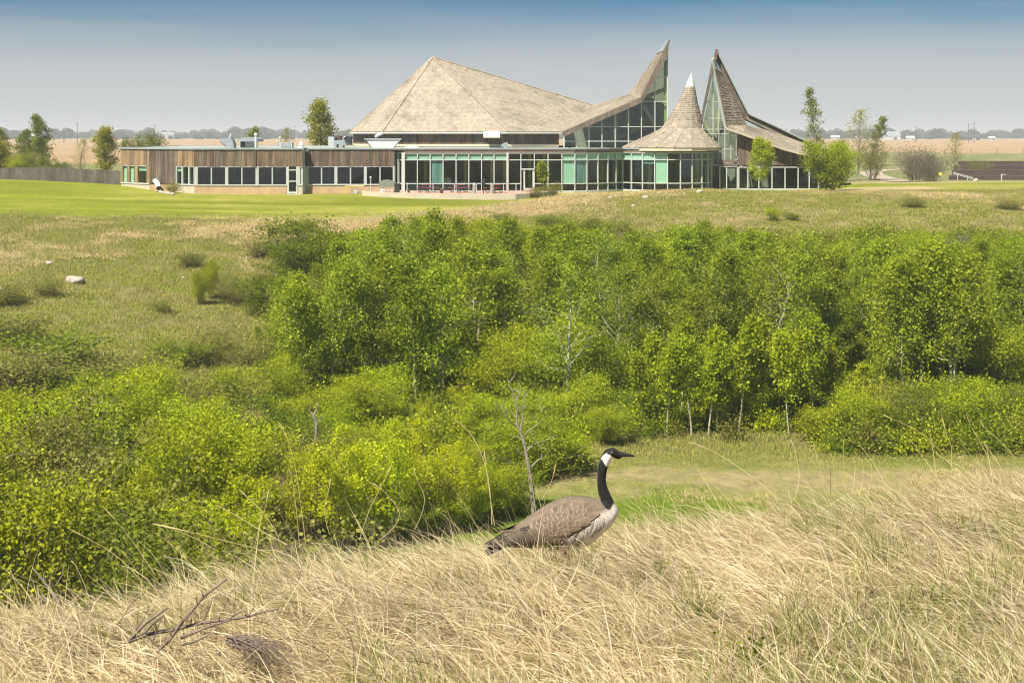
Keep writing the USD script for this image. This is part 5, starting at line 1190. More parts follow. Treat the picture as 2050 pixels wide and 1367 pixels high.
for i in range(16):
    u_ = i / 15; px = 316 + 30 * u_ + rb.uniform(-3, 3); D = 130.6 - 2.6 * u_ + rb.uniform(-.4, .4)
    rock(i, (rb.uniform(.15, .3), rb.uniform(.15, .3), rb.uniform(.10, .16)), (Xat(px, D), D, Gz(px, D) + .06), 'stone_pale', 'stone', None, ap)
def hit(px, py, lift=0.0, lo=4.2, hi=130.0):
    D = np.geomspace(lo, hi, 1400); z = ground(Xat(px, D), D) + lift; ray = CZ - (py - HY) * K * D
    i = np.argmax(ray < z); return D[i]
d = hit(150, 566)
bo = thing('boulder', 'large pale pinkish boulder lying alone on the grassy slope', 'rock', (Xat(150, d), d, Gz(150, d)))
for i, (x, y, s) in enumerate(((-.22, .1, (.36, .34, .30)), (.18, -.05, (.42, .38, .26)))): rock(40 + i, s, (x, y, .12), 'stone_pale', 'boulder_half', None, bo)
d = hit(2, 588); rock(51, (.42, .4, .3), (Xat(-4, d), d, Gz(0, d)), 'stone_grey', 'boulder', 'grey boulder at the picture edge on the slope below the fence')
for i, (px, py, s, lab) in enumerate(((1222, 398, .22, 'small pale stone on the tan mound below the curved glass'), (1292, 398, .3, 'pale stone on the tan mound below the cone'), (1400, 386, .26, 'pale stone on the crest of the mound'), (98, 529, .2, 'small pale stone above the large boulder'), (367, 558, .12, 'small white stone beside the upright bushes'), (1268, 414, .2, 'small stone low on the tan mound'))):
    d = hit(px, py, 0, 60); rock(60 + i, (s, s * .8, s * .7), (Xat(px, d), d, Gz(px, d) + .05), 'stone_pale', 'stone', lab)

# ------------------------------------------------------------------ units on the roof
zr = lambda D: HY + (CZ - Z_ROOF) / K / D          # row of the roof surface at a depth
def bx(x0, x1, y0, D, dep): return prism_xz([(x0, zr(D)), (x1, zr(D)), (x1, y0), (x0, y0)], D, dep)
t = thing('intake_hood', 'curved grey intake hood with open mouth on the low roof', 'roof vent')
obj('hood', prism_xz([(452, zr(138)), (451, 291), (440, 283.5), (438, 281), (444, 278.5), (453, 276.5), (461, 276), (465, 281), (467.5, 289), (468, zr(138))], 138, 1.3), 'duct_metal', t)
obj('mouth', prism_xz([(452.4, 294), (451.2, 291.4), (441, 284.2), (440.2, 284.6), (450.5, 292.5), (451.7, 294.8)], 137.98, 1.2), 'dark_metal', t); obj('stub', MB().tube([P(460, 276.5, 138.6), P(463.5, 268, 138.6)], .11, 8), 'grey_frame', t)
t = thing('capped_duct', 'grey square duct with wide flared cap on the low roof', 'roof vent')
obj('duct', bx(481, 510, 283.6, 139, 1.5), 'duct_metal', t); obj('cap', prism_xz([(475, 283.5), (520, 283.5), (519, 279), (511, 275), (486, 275), (477, 279)], 138.6, 2.3), 'duct_metal', t); obj('louvre', MB().box(P(486.5, 289.5, 138.98), [.42, .03, .5]), 'dark_metal', t)
t = thing('flue_pipe', 'tall white flue pipe with round cap beside the capped duct', 'pipe'); obj('pipe', MB().tube([P(512, zr(138.2), 138.2), P(512, 273, 138.2)], .11, 10), 'sheet_white', t); obj('cap', MB().lathe([(0, .18), (.12, .15), (.17, .05), (.17, -.08), (.11, -.14), (0, -.14)], P(512, 270, 138.2), 12), 'sheet_white', t)
t = thing('roof_unit', 'small pale grey square cooling unit on the low roof', 'roof vent'); obj('housing', bx(559.5, 584.5, 285.5, 138, 1.1), 'grey_frame', t); obj('grille', MB().box(P(572, 290.5, 137.98), [.95, .03, .38]), 'duct_metal', t)
t = thing('vent_stacks', 'two thin vent stacks with white caps beside the small cooling unit', 'roof vent')
for x, y in ((555.5, 284), (560.5, 277)):
    obj('pipe', MB().tube([P(x, zr(138.4) if x < 558 else 286, 138.4), P(x, y, 138.4)], .06, 8), 'grey_frame', t); obj('cap', MB().lathe([(0, .12), (.09, .09), (.11, 0), (.08, -.07), (0, -.08)], P(x, y - .5, 138.4), 10), 'sheet_white', t)
t = thing('mushroom_vent', 'white mushroom shaped vent on the roof edge above the service door', 'roof vent', P(603, zr(134), 134)); obj('base', MB().lathe([(0, 0), (.34, 0), (.34, .14), (.24, .18), (0, .18)], sides=14), 'sheet_white', t); obj('dome', MB().lathe([(0, .18), (.2, .18), (.28, .27), (.26, .36), (.16, .50), (.12, .60), (.05, .66), (0, .66)], sides=14), 'sheet_white', t)
t = thing('air_handler', 'large roof air handler of grey boxes beside the pyramid roof', 'roof vent')
obj('housing', bx(657, 668.5, 274, 140, 2.0), 'grey_frame', t); obj('cabinet', prism_xz([(668.6, 281), (700, 281), (700, 291), (686, 291), (686, zr(140)), (678, zr(140)), (678, 289), (674, 289), (674, zr(140)), (668.6, zr(140))], 140, 1.8), 'duct_metal', t)
obj('back_box', prism_xz([(668.6, 280.9), (668.6, 272.6), (682, 272.6), (682, 280.9)], 141.5, 1.2), 'timber_dark', t); obj('hood', prism_xz([(686, 276.5), (690, 273.6), (702, 273.6), (702, 291), (700.5, 289), (692, 281.5), (686.5, 277.8)], 139.4, 1.6), 'dark_metal', t); obj('hood_lip', prism_xz([(685.6, 277), (690, 273), (693, 273), (688, 277.4)], 139.3, 1.7), 'grey_frame', t)
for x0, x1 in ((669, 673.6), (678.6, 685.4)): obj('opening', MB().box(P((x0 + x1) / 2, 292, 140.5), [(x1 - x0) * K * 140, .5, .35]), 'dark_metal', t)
t = thing('roof_scoop', 'wide white wedge shaped scoop on the roof below the pyramid eave', 'roof vent')
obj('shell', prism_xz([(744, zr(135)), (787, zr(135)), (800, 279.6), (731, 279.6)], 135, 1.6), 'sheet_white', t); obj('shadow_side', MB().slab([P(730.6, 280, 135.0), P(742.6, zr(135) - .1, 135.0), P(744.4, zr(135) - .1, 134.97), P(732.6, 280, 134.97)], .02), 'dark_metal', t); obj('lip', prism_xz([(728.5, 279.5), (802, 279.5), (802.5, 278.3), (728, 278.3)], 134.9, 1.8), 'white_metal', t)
t = thing('roof_dome', 'low pale skylight dome on the roof edge', 'skylight', P(825, zr(133.5), 133.5)); obj('dome', MB().lathe([(.78, 0), (.74, .07), (.6, .16), (.35, .23), (0, .26)], sides=20), 'sheet_white', t); obj('kerb', MB().lathe([(0, .0), (.82, .0), (.82, .03), (.7, .04), (0, .04)], sides=20), 'duct_metal', t)
t = thing('quarter_hood', 'small quarter round grey vent hood below the pyramid eave', 'roof vent'); a = np.linspace(0, math.pi / 2, 8)
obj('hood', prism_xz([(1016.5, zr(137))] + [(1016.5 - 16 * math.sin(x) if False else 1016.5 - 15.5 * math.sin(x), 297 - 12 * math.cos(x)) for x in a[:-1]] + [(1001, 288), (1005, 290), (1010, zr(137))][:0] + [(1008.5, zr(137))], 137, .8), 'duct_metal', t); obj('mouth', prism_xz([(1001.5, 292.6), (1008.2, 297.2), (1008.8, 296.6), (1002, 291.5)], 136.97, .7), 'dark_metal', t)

# ------------------------------------------------------------------ at the east end of the lawn
tt = thing('timber_terrace', 'long dark timber terrace steps sunk in the lawn by the rail', 'steps')
for i, D in enumerate((168, 175.5, 183, 190.5)):
    x0, x1 = Xat(1900 + 6 * i, D), Xat(2230, D); z0 = Gz(2000, D)
    for j in range(5):
        xa, xb_ = x0 + (x1 - x0) * j / 5 + .02, x0 + (x1 - x0) * (j + 1) / 5 - .02
        obj('timber', MB().box([(xa + xb_) / 2, D, z0 + .15 + .30 * i], [xb_ - xa, .3, .85 + .02 * (j % 2) + .3 * i]), 'timber_dark', tt)
    obj('tread', MB().box([(x0 + x1) / 2, D + .32, z0 + .585 + .45 * i], [x1 - x0, .34, .05]), 'wood_brown', tt)
hr = thing('handrail', 'white sloping handrail beside the dark terrace steps', 'railing')
for k in (0, .28): bar3('rail', P(1908, 345 + k * 9, 163), P(1948, 356 + k * 9, 163), .07, .07, 'white_frame', hr)
for x, y in ((1917, 347.5), (1937, 353)): obj('post', MB().tube([P(x, y, 163), [Xat(x, 163), 163, Gz(x, 163) - .1]], .04, 6), 'white_frame', hr)
sgn = thing('small_sign', 'small yellow sign on a post in front of the grey thicket', 'sign', (Xat(1882.5, 154), 154, Gz(1882, 154)))
zsg = Zat(348.5, 154) - Gz(1882, 154); obj('panel', MB().box([0, 0, zsg], [.34, .03, .34]), 'sign_yellow', sgn); obj('post', MB().box([0, .03, zsg / 2], [.06, .06, zsg]), 'pole_wood', sgn)
d = 164.0; st = thing('marker_post', 'short pale post in front of the dark terrace steps', 'post', (Xat(2005, d), d, Gz(2005, d))); obj('post', MB().box([0, 0, .4], [.10, .10, .8]), 'white_frame', st); obj('arm', MB().box([.3, 0, .74], [.5, .06, .06]), 'white_frame', st)
d = 160.0; rock(81, (.35, .3, .28), (Xat(1953, d), d, Gz(1953, d) + .05), 'stone_pale', 'stone', 'pale round stone at the end of the handrail')
wr = thing('low_rail', 'low white rail along the path beside the round end bush', 'railing'); 
bar3('rail', P(1700, 361.5, 152), P(1742, 360, 156), .06, .06, 'white_frame', wr)
for x in (1702, 1722, 1740): d = 152 + (x - 1700) / 10.5; obj('post', MB().tube([P(x, 361, d), [Xat(x, d), d, Gz(x, d) - .1]], .035, 6), 'white_frame', wr)

# ------------------------------------------------------------------ the far plain
def house(name, px, D, w, h, dep, mat, roofmat, label, pitch=.35):
    z0 = float(ground(Xat(px, D), D)) - .5; t = thing(name, label, 'building', (Xat(px, D), D, z0))
    obj('walls', MB().box([0, 0, h / 2], [w, dep, h]), mat, t)
    e = trimesh.creation.extrude_polygon(Polygon([(-dep / 2 - .4, h + .004), (dep / 2 + .4, h + .004), (0, h + dep * pitch)]), w + .8, engine='earcut'); v = e.vertices.copy(); e.vertices = np.c_[v[:, 2] - w / 2 - .4, v[:, 0], v[:, 1]]; obj('roof', e, roofmat, t)
    obj('door', MB().box([w * .2, -dep / 2 - .05, h * .36], [w * .16, .1, h * .72]), 'shed_dark' if mat == 'shed_white' else 'shed_white', t)
house('farm_shed', 1782, 1500, 19, 4.6, 14, 'shed_white', 'duct_metal', 'large white farm shed on the horizon beside the path trees'); house('farm_house', 1940, 1400, 19, 3.6, 9, 'shed_dark', 'shed_dark', 'long dark farm house on the horizon above the terrace')
house('farm_shed', 1985, 1300, 5.5, 2.6, 5, 'shed_white', 'shed_white', 'small white shed beside the long dark farm house'); house('farm_shed', 1822, 1480, 8, 2.6, 6, 'shed_white', 'shed_white', 'low white shed beside the large white farm shed')
house('farm_shed', 1718, 1500, 6, 3, 5, 'shed_white', 'shed_white', 'tiny white shed behind the path trees'); house('farm_house', 1672, 1600, 9, 3.2, 6, 'shed_white', 'shed_white', 'low white house behind the tall poplar')
for i, (px, w, lab) in enumerate(((70, 18, 'long white shed on the horizon behind the tall poplar'), (112, 14, 'white shed on the horizon just past the tall poplar'), (48, 12, 'white shed on the horizon between fence poplars'))): house('farm_shed', px, 1900, w, 4.2, 8, 'shed_white', 'shed_white', lab)
house('farm_house', 335, 2000, 20, 6, 10, 'shed_white', 'duct_metal', 'pale farm house on the horizon above the ribbon windows')
for i, (px, D, h, lab) in enumerate(((1834, 900, 12, 'utility pole on the horizon beside the large shed'), (1939, 950, 14, 'utility pole above the dark farm house'), (1950, 900, 14, 'taller utility pole above the dark farm house'), (1573, 900, 10, 'utility pole behind the sloping roof'), (128, 900, 11, 'dark utility pole above the fence'), (155, 1000, 15, 'thin utility pole behind the fence tree'), (310, 1100, 14, 'thin utility pole above the orange boards'), (590, 1200, 14, 'thin utility pole above the low roof'))):
    t = thing('utility_pole', lab, 'utility pole', (Xat(px, D), D, float(ground(Xat(px, D), D)) - .5), group='utility poles on the plain')
    obj('pole', MB().tube([[0, 0, 0], [0, 0, h]], [.28, .18], 6), 'pole_wood', t); obj('crossarm', MB().box([0, -.2, h - 1.0], [2.6, .14, .16]), 'pole_wood', t)
for i in range(5):
    px = 1840 + i * 52; D = 400.0; t = thing('fence_post', 'thin wooden fence post at the field edge, ' + ['above the grey thicket', 'above the rail', 'above the start of the terrace', 'above the terrace middle', 'at the picture edge'][i], 'post', (Xat(px, D), D, float(ground(Xat(px, D), D)) - .2), group='fence posts at the field edge'); obj('post', MB().tube([[0, 0, 0], [0, 0, 1.9], [0, 0, 1.95]], [.08, .07, .02], 6), 'pole_wood', t); obj('cleat', MB().box([0, -.08, 1.6], [.1, .04, .2]), 'pole_wood', t)
# the wood on the horizon reads as one mass
pi = UsdGeom.PointInstancer.Define(stage, '/World/distant_wood'); tag(pi, 'blue grey line of distant trees along the horizon', kind='stuff')
leaf('distant_leaf', (0.045, 0.07, 0.035), (0.08, 0.11, 0.05), trans=.2)
pr_ = []
for k in range(4):
    g = np.random.default_rng(500 + k); n = 420; c = g.normal(size=(n, 3)); c /= np.linalg.norm(c, axis=1, keepdims=True); c *= (g.random(n) ** .4)[:, None]
    c = c * [4.2, 4.2, [4.2, 5.5, 3.2, 6.0][k]] * (1 + .5 * (meshkit.fbm(c * 1.3, 2, k) - .5))[:, None] + [0, 0, [4.6, 6, 3.4, 6.4][k]]; c[:, 2] = np.maximum(c[:, 2], .5)
    pr_.append(usdkit.mesh(stage, f'/World/distant_wood/crown_{k:03d}' if k else '/World/distant_wood/crown', leaves(c, 2.0, g), LOOK['distant_leaf']).GetPath()); rndvar(stage.GetPrimAtPath(pr_[-1]), rnd_of(n * 4, 4))
g = np.random.default_rng(9); n = 1500; up = g.uniform(-.47, .47, n); Dp = g.uniform(1650, 2900, n); px = CX + up / K
dens = np.interp(px, [-200, 60, 150, 330, 500, 620, 1560, 1640, 1850, 2050, 2300], [.9, .9, .5, .5, .9, .9, .9, 1, 1, .9, .9]); keep = g.random(n) < dens; up, Dp = up[keep], Dp[keep]; n = len(up)
pi.CreatePrototypesRel().SetTargets(pr_); pi.CreateProtoIndicesAttr(Vt.IntArray.FromNumpy(g.integers(0, 4, n).astype(np.int32)))
pi.CreatePositionsAttr(Vt.Vec3fArray.FromNumpy(np.c_[up * Dp, Dp, ground(up * Dp, Dp) - .5].astype(np.float32))); s = g.uniform(.35, 1.3, n); pi.CreateScalesAttr(Vt.Vec3fArray.FromNumpy(np.c_[s * 1.7, s * 1.3, s].astype(np.float32)))
# ------------------------------------------------------------------ goose
import manifold3d as m3
def inpoly(poly, x, y):
    poly = np.array(poly, float); ins = np.zeros(len(x), bool)
    for (x0, y0), (x1, y1) in zip(poly, np.roll(poly, -1, 0)):
        c = ((y0 > y) != (y1 > y)) & (x < (x1 - x0) * (y - y0) / (y1 - y0 + 1e-12) + x0); ins ^= c
    return ins
DG, SG = 8.0, K * 8.0
GX, GZ = Xat(1100, DG), Zat(1100, DG)
zfoot = Gz(1135, DG)
goose = thing('goose', 'Canada goose standing in dry grass in profile with black neck and white cheek'.replace('Canada', 'brown'), 'goose', (GX, DG, zfoot))
lz0 = GZ - zfoot
def L3(px, py, y=0.0): return np.array([(px - 1100) * SG, y, (1100 - py) * SG + lz0])
BS = np.array([(975, 1090, 1097, .018), (985, 1083, 1097, .030), (1010, 1067, 1094, .055), (1035, 1051, 1094, .082), (1064, 1031, 1096, .110), (1092, 1013, 1099, .130), (1111, 1003.5, 1100.5, .140), (1130, 997, 1100.5, .147), (1159, 994.5, 1096, .150), (1187, 998, 1082, .142),
               (1204, 1001, 1066, .128), (1218, 1004, 1055, .108), (1229, 1008, 1042, .080), (1235, 1014, 1033, .050), (1238, 1020, 1027, .018)])
bt, bb_, bw = (PchipInterpolator(BS[:, 0], BS[:, k]) for k in (1, 2, 3))
rings = []
for x in np.concatenate([np.linspace(975, 1204, 26), np.linspace(1208, 1238, 11)]):
    t_, b_, w_ = bt(x), bb_(x), bw(x); a = np.arange(28) * 2 * np.pi / 28; c = (t_ + b_) / 2; h = (b_ - t_) / 2
    sq = lambda q, e: np.sign(q) * np.abs(q) ** e
    rings.append(np.c_[np.full(28, (x - 1100) * SG), w_ * sq(np.cos(a), .9), (1100 - c + h * sq(np.sin(a), .95)) * SG + lz0])
v, f = loft(rings); n = 28; vv = np.vstack([v, rings[0].mean(0), rings[-1].mean(0)]); N0 = len(v)
f = [tuple(q) for q in np.vstack([np.array(f)[:, [0, 1, 2]], np.array(f)[:, [0, 2, 3]]])] + [(j, N0, (j + 1) % n) for j in range(n)][:0]
f += [(N0, (j + 1) % n, j) for j in range(n)] + [(N0 + 1, N0 - n + j, N0 - n + (j + 1) % n) for j in range(n)]
bm = trimesh.Trimesh(vv, f, process=False); trimesh.repair.fix_normals(bm)
def mani(m): return m3.Manifold(m3.Mesh(np.asarray(m.vertices, np.float32), np.asarray(m.faces, np.uint32)))
def ball(px, py, r, y=0.0, sy=.85): 
    return m3.Manifold.sphere(1.0, 28).scale((r * SG, r * SG * sy, r * SG)).translate(tuple(L3(px, py, y)))
body = mani(bm)
neck = [(1214, 1020, 18), (1215, 1008, 14.5), (1211, 993, 11.8), (1206, 977, 9.6), (1203.6, 961, 9.0), (1204.6, 946, 9.2), (1208, 931, 9.6), (1213, 919, 10.2), (1218.5, 909.5, 11.2), (1226, 906.5, 10.6), (1233, 909.5, 8.6), (1238.5, 912, 6.6)]
bl_ = [ball(*q) for q in neck]
for a, b in zip(bl_[:-1], bl_[1:]): body = body + m3.Manifold.batch_hull([a, b])
body = body.refine_to_length(.011); mm = body.to_mesh(); bm = trimesh.Trimesh(mm.vert_properties[:, :3], mm.tri_verts, process=True); bm.merge_vertices()
trimesh.smoothing.filter_taubin(bm, .5, .53, 24)
V = bm.vertices; px = V[:, 0] / SG + 1100; py = 1100 - (V[:, 2] - lz0) / SG
brown, pale, white, black = np.array([.16, .122, .086]), np.array([.75, .70, .615]), np.array([.82, .79, .72]), np.array([.012, .011, .011])
nz = meshkit.fbm(V * 26, 3, 2) - .5; nz2 = meshkit.fbm(V * [90, 60, 22], 3, 4) - .5
bline = 1050 + np.interp(px, [1100, 1150, 1190, 1215, 1238], [38, 10, -22, -40, -50])
tt_ = np.clip((py + nz * 22 - bline + 8) / 30, 0, 1)[:, None]
belly = pale * (1 - .22 * np.clip((1190 - px) / 60, 0, 1))[:, None]
colr = brown * (1 - tt_) + belly * tt_; colr *= (1 + .5 * nz2)[:, None]
colr[px < 1030] = np.array([.03, .024, .02]); und = (px < 1100) & (px > 1012) & (py > 1082); colr[und] = white * (1 + .1 * nz2[und])[:, None]
nb = (py < 1001 + 11 * np.sin(np.pi * np.clip((px - 1202) / 30, 0, 1)) + nz * 3) & (px > 1196) & ((px > 1201.5) | (py < 992)); colr[nb] = black
ck = inpoly([(1203.0, 917.5), (1206, 911.0), (1212, 906.6), (1219, 908.6), (1228, 914.0), (1237.5, 919.8), (1233, 925), (1225, 928.5), (1218.5, 933.5), (1212.5, 930), (1207.5, 921.5)], px, py)
colr[nb & ck] = white
look('plumage', {'a': ('attribute', {'attribute': 'tint'}), 'g': ('geometry', {}), 'n': ('noise_texture', {'scale': 160, 'detail': 4, 'roughness': .7}), 'm': ('map_range', {'from_min': .25, 'from_max': .75, 'to_min': .80, 'to_max': 1.2}), 'h': ('hsv', {}),
                 'b': ('bump', {'strength': .25, 'distance': .004}), 'p': ('principled_bsdf', {'roughness': .75, 'specular_ior_level': .25, 'sheen_weight': .05})},
     [('g.position', 'n.vector'), ('n.fac', 'm.value'), ('m.result', 'h.value'), ('a.color', 'h.color'), ('h.color', 'p.base_color'), ('n.fac', 'b.height'), ('b.normal', 'p.normal')])
plain('bill_black', (0.022, 0.022, 0.023), .42, .2, 60); plain('eye_brown', (0.03, 0.018, 0.01), .08, .1, 60, spec=.8); plain('leg_dark', (0.03, 0.028, 0.026), .6, .2, 60)
g_ = obj('body', bm, 'plumage', goose, smooth=True); primvar(g_, 'tint', np.clip(colr, 0.005, .9))
# bill
rr = []
for x, c, h, w in ((1236, 909.5, 7.2, 5.6), (1241, 909.3, 6.4, 5.2), (1247, 909.8, 5.0, 4.6), (1254, 910.4, 3.8, 4.3), (1262, 911.4, 2.8, 4.0), (1268, 912.3, 2.0, 3.0), (1271, 912.9, .7, 1.0)):
    a = np.arange(14) * 2 * np.pi / 14; rr.append(np.array([L3(x, c - h * math.sin(q), w * SG * math.cos(q)) for q in a]))
v, f = loft(rr); obj('bill', (v, f), 'bill_black', goose, smooth=True)
for s in (-1, 1):
    p = L3(1224.3, 904.2); e = trimesh.creation.icosphere(2, .0054); e.apply_translation([p[0], s * .0262, p[2]]); obj('eye', e, 'eye_brown', goose, smooth=True)
    lid = MB(); a = np.linspace(0, 2 * np.pi, 15); lid.tube(np.c_[p[0] + .0062 * np.cos(a), np.full(15, s * .0275), p[2] + .0056 * np.sin(a)], .0008, 4); obj('eyelid', lid, 'stone_grey', goose)
    nstr = L3(1246, 908.5); 
# wings and feathers laid over the body
def surf(px, py, s, lift):
    px = np.asarray(px, float); py = np.asarray(py, float); xx = np.clip(px, 976, 1237)
    t_, b_, w_ = bt(xx), bb_(xx), bw(xx); c, h = (t_ + b_) / 2, (b_ - t_) / 2
    q = np.clip((py - c) / np.maximum(h, .5), -1, 1)
    y = w_ * np.sqrt(np.maximum(1 - np.abs(q) ** 2.1, .03))
    return np.stack([(px - 1100) * SG, s * (y + lift), (1100 - py) * SG + lz0], -1)
def feather(p0, p1, wid, s, l0, l1, base, edge, parent, name='feather', bend=0.0, taper=.75, em=.22, sharp=False):
    p0, p1 = np.array(p0, float), np.array(p1, float); d = p1 - p0; Ln = np.linalg.norm(d); d /= Ln; nv = np.array([-d[1], d[0]])
    ts = np.array([0, .25, .5, .72, .88, .96, 1.0]); ws = np.array([.6, .95, 1.0, .95, .72, .42, .06]) if not sharp else np.array([.8, 1, 1, .85, .55, .3, .05])
    ss = np.array([-1, -.8, 0, .8, 1]); pts, cols, lf = [], [], []
    for t, w in zip(ts, ws):
        for q in ss:
            pts.append(p0 + d * t * Ln + nv * (q * w * wid / 2 + bend * t * t * Ln)); lf.append(l0 + (l1 - l0) * t - .0022 * q * q)
            e = (t > .93) or (abs(q) > .9 and t > .6); cols.append(edge if e else base * (1.12 - .42 * t - .12 * (q == 0)))
    pts = np.array(pts); v = surf(pts[:, 0], pts[:, 1], s, np.array(lf)); k = len(ss); m = len(ts)
    i, j = np.meshgrid(np.arange(m - 1), np.arange(k - 1), indexing='ij'); f = np.stack([i * k + j, i * k + j + 1, (i + 1) * k + j + 1, (i + 1) * k + j], -1).reshape(-1, 4)
    o = obj(name, (v, f), 'plumage', parent, smooth=True); primvar(o, 'tint', np.clip(np.array(cols), .004, .9)); return o
fb1, fe1 = np.array([.165, .122, .083]), np.array([.265, .208, .148])
rgf = np.random.default_rng(4)
low_e = PchipInterpolator([985, 1020, 1050, 1090, 1112, 1125, 1140, 1165, 1190, 1207], [1096, 1092, 1090, 1084, 1078, 1066, 1056, 1044, 1028, 1012])
for s in (-1, 1):
    wg = xf('wing', goose)
    # flank, striped plumes hanging over the belly
    for i in range(46):
        x = 1112 + 100 * rgf.random(); y = np.interp(x, [1112, 1150, 1212], [1062, 1050, 1018]) + rgf.uniform(-4, 26) * np.interp(x, [1112, 1150, 1212], [.6, 1, .5])
        tn = rgf.uniform(.75, 1.15); k = np.clip((1200 - x) / 80 - (y - 1050) / 60, 0, 1)
        feather((x, y - 6), (x - 3 - 3 * rgf.random(), y + rgf.uniform(11, 18)), rgf.uniform(5, 7.5), s, .001, .005, (fb1 * 1.25 * k + pale * .72 * (1 - k)) * tn, (pale * .85) * min(tn, 1), wg, 'flank_feather')
    # long flight feathers towards the tail
    for i in range(6):
        feather((1060 - 3 * i, 1047 + 5 * i), (966 + 7 * i + 3 * (i > 2), 1092.5 - .8 * i), 9.5, s, .007 + .0012 * i, .0075 + .0016 * i, np.array([.034, .026, .021]) * (1 + .12 * i), np.array([.16, .12, .085]), wg, 'flight_feather', sharp=True)
    for i in range(9):
        u = i / 8; feather((1128 - 2 * u, 1074 - 34 * u), (1008 + 30 * u * (1 - u) + 18 * (1 - u) - 8 * u, 1090 - 26 * u), 9.5, s, .006 + .002 * u, .010 + .004 * u, fb1 * (.50 + .32 * u) * rgf.uniform(.9, 1.1), fe1 * .62, wg, 'flight_feather', sharp=True)
    # coverts in overlapping rows, from the rear forward
    for r_ in range(12):
        u = 1 - r_ / 11; xc = 1196 - 106 * u
        top_ = bt(xc) + 3.8 + 5 * u; bot = min(float(low_e(xc)), float(bb_(xc)) - 4) - 8
        nfe = int((bot - top_) / 6.4) + 1
        for j in range(nfe):
            y = top_ + (bot - top_) * (j + .5 * (r_ % 2)) / max(nfe - .5, 1); x = xc + rgf.uniform(-1.2, 1.2) + 4 * (j / nfe)
            if y > bot + 1: continue
            ln = rgf.uniform(20, 25) * (1 + .35 * u); k_ = j / max(nfe - 1, 1); dr_ = np.array([-1, max(.05, float(bt(xc - 24) - bt(xc)) / 24 + .06) * (1 - k_) + .26 * k_ + .04 * rgf.normal()]); dr_ /= np.linalg.norm(dr_)
            c = fb1 * rgf.uniform(.85, 1.25) * (1 + .25 * (j / nfe)); feather((x, y), (x + dr_[0] * ln, y + dr_[1] * ln), 9.6 + 1.2 * u, s, .006 + .003 * (1 - u), .0095 + .003 * (1 - u), c, fe1 * rgf.uniform(.85, 1.15), wg)
tl = xf('tail', goose)
for i in range(7):
    q = (i - 3) / 3; a, b = L3(1018, 1088), L3(970 + 4 * abs(q), 1104 - 2 * abs(q)); m = MB()
    a = a + [0, q * .045, 0]; b = b + [0, q * .075, -.004 * abs(q)]; w = np.array([.0, .017, 0]); t_ = np.array([0, 0, .004]); mid = a + (b - a) * .85
    m.add([a - w * .6, a + w * .6, mid + w, b + w * .35, b - w * .35, mid - w, a + t_, mid + t_ * 1.4, b + t_ * .3], [[0, 6, 5], [5, 6, 7], [5, 7, 4], [4, 7, 8], [6, 1, 2], [6, 2, 7], [7, 2, 3], [7, 3, 8], [0, 5, 2], [0, 2, 1], [5, 4, 3], [5, 3, 2], [0, 1, 6], [4, 8, 3]])
    o = obj('tail_feather', m, 'plumage', tl); primvar(o, 'tint', np.tile([.018, .015, .014], (9, 1)))
for s, x in ((-1, 1132), (1, 1146)):
    lg = xf('leg', goose); top_ = L3(x, 1090, s * .055); kn = L3(x - 3, 1106, s * .055); ft_ = np.array([kn[0] + .012, kn[1], .015])
    obj('shank', MB().tube([top_, kn, (kn + ft_) / 2 + [-.004, 0, 0], ft_], [.019, .0095, .007, .0085], 8), 'leg_dark', lg)
    fm = MB(); c0 = ft_ + [-.005, 0, .002]; tips = [ft_ + [.075 * math.cos(a), .075 * math.sin(a), -.012] for a in (-.5, 0, .5)]
    for tpp in tips: fm.tube([c0, (c0 + tpp) / 2 + [0, 0, .004], tpp], [.007, .006, .003], 6)
    fm.add([c0, tips[0], tips[1], tips[2]], [[0, 1, 2], [0, 2, 3]]); fm.tube([c0, c0 + [-.02, 0, -.006]], [.005, .002], 5); obj('foot', fm, 'leg_dark', lg)
# ------------------------------------------------------------------ dry grass of the near ridge
def grass_look(name, stops, trans, lo, hi):
    look(name, {'g': ('geometry', {}), 'rn': ('attribute', {'attribute': 'rnd'}), 'r': ('rgb_ramp', {'ramp': stops}), 'n': ('noise_texture', {'scale': 1.1, 'detail': 5, 'roughness': .6}), 'v': ('map_range', {'from_min': .3, 'from_max': .7, 'to_min': lo, 'to_max': hi}), 'h': ('hsv', {}),
                'p': ('principled_bsdf', {'roughness': .5, 'specular_ior_level': .3}), 't': ('translucent_bsdf', {}), 'x': ('mix_closure', {'fac': trans})},
         [('rn.fac', 'r.fac'), ('g.position', 'n.vector'), ('n.fac', 'v.value'), ('v.result', 'h.value'), ('r.color', 'h.color'), ('h.color', 'p.base_color'), ('h.color', 't.color'), ('p.BSDF', 'x.closure1'), ('t.BSDF', 'x.closure2')], surface='x.closure')
grass_look('dry_grass_look', [(0, (.13, .085, .04)), (.14, (.32, .23, .115)), (.36, (.55, .445, .250)), (.75, (.70, .595, .365)), (1, (.82, .75, .53))], .33, .80, 1.16)
grass_look('green_grass_look', [(0, (.10, .14, .02)), (.5, (.19, .235, .03)), (1, (.36, .36, .10))], .3, .8, 1.2)
grass_look('stalk_look', [(0, (.45, .36, .15)), (.5, (.62, .53, .24)), (1, (.74, .66, .36))], .2, .95, 1.05)
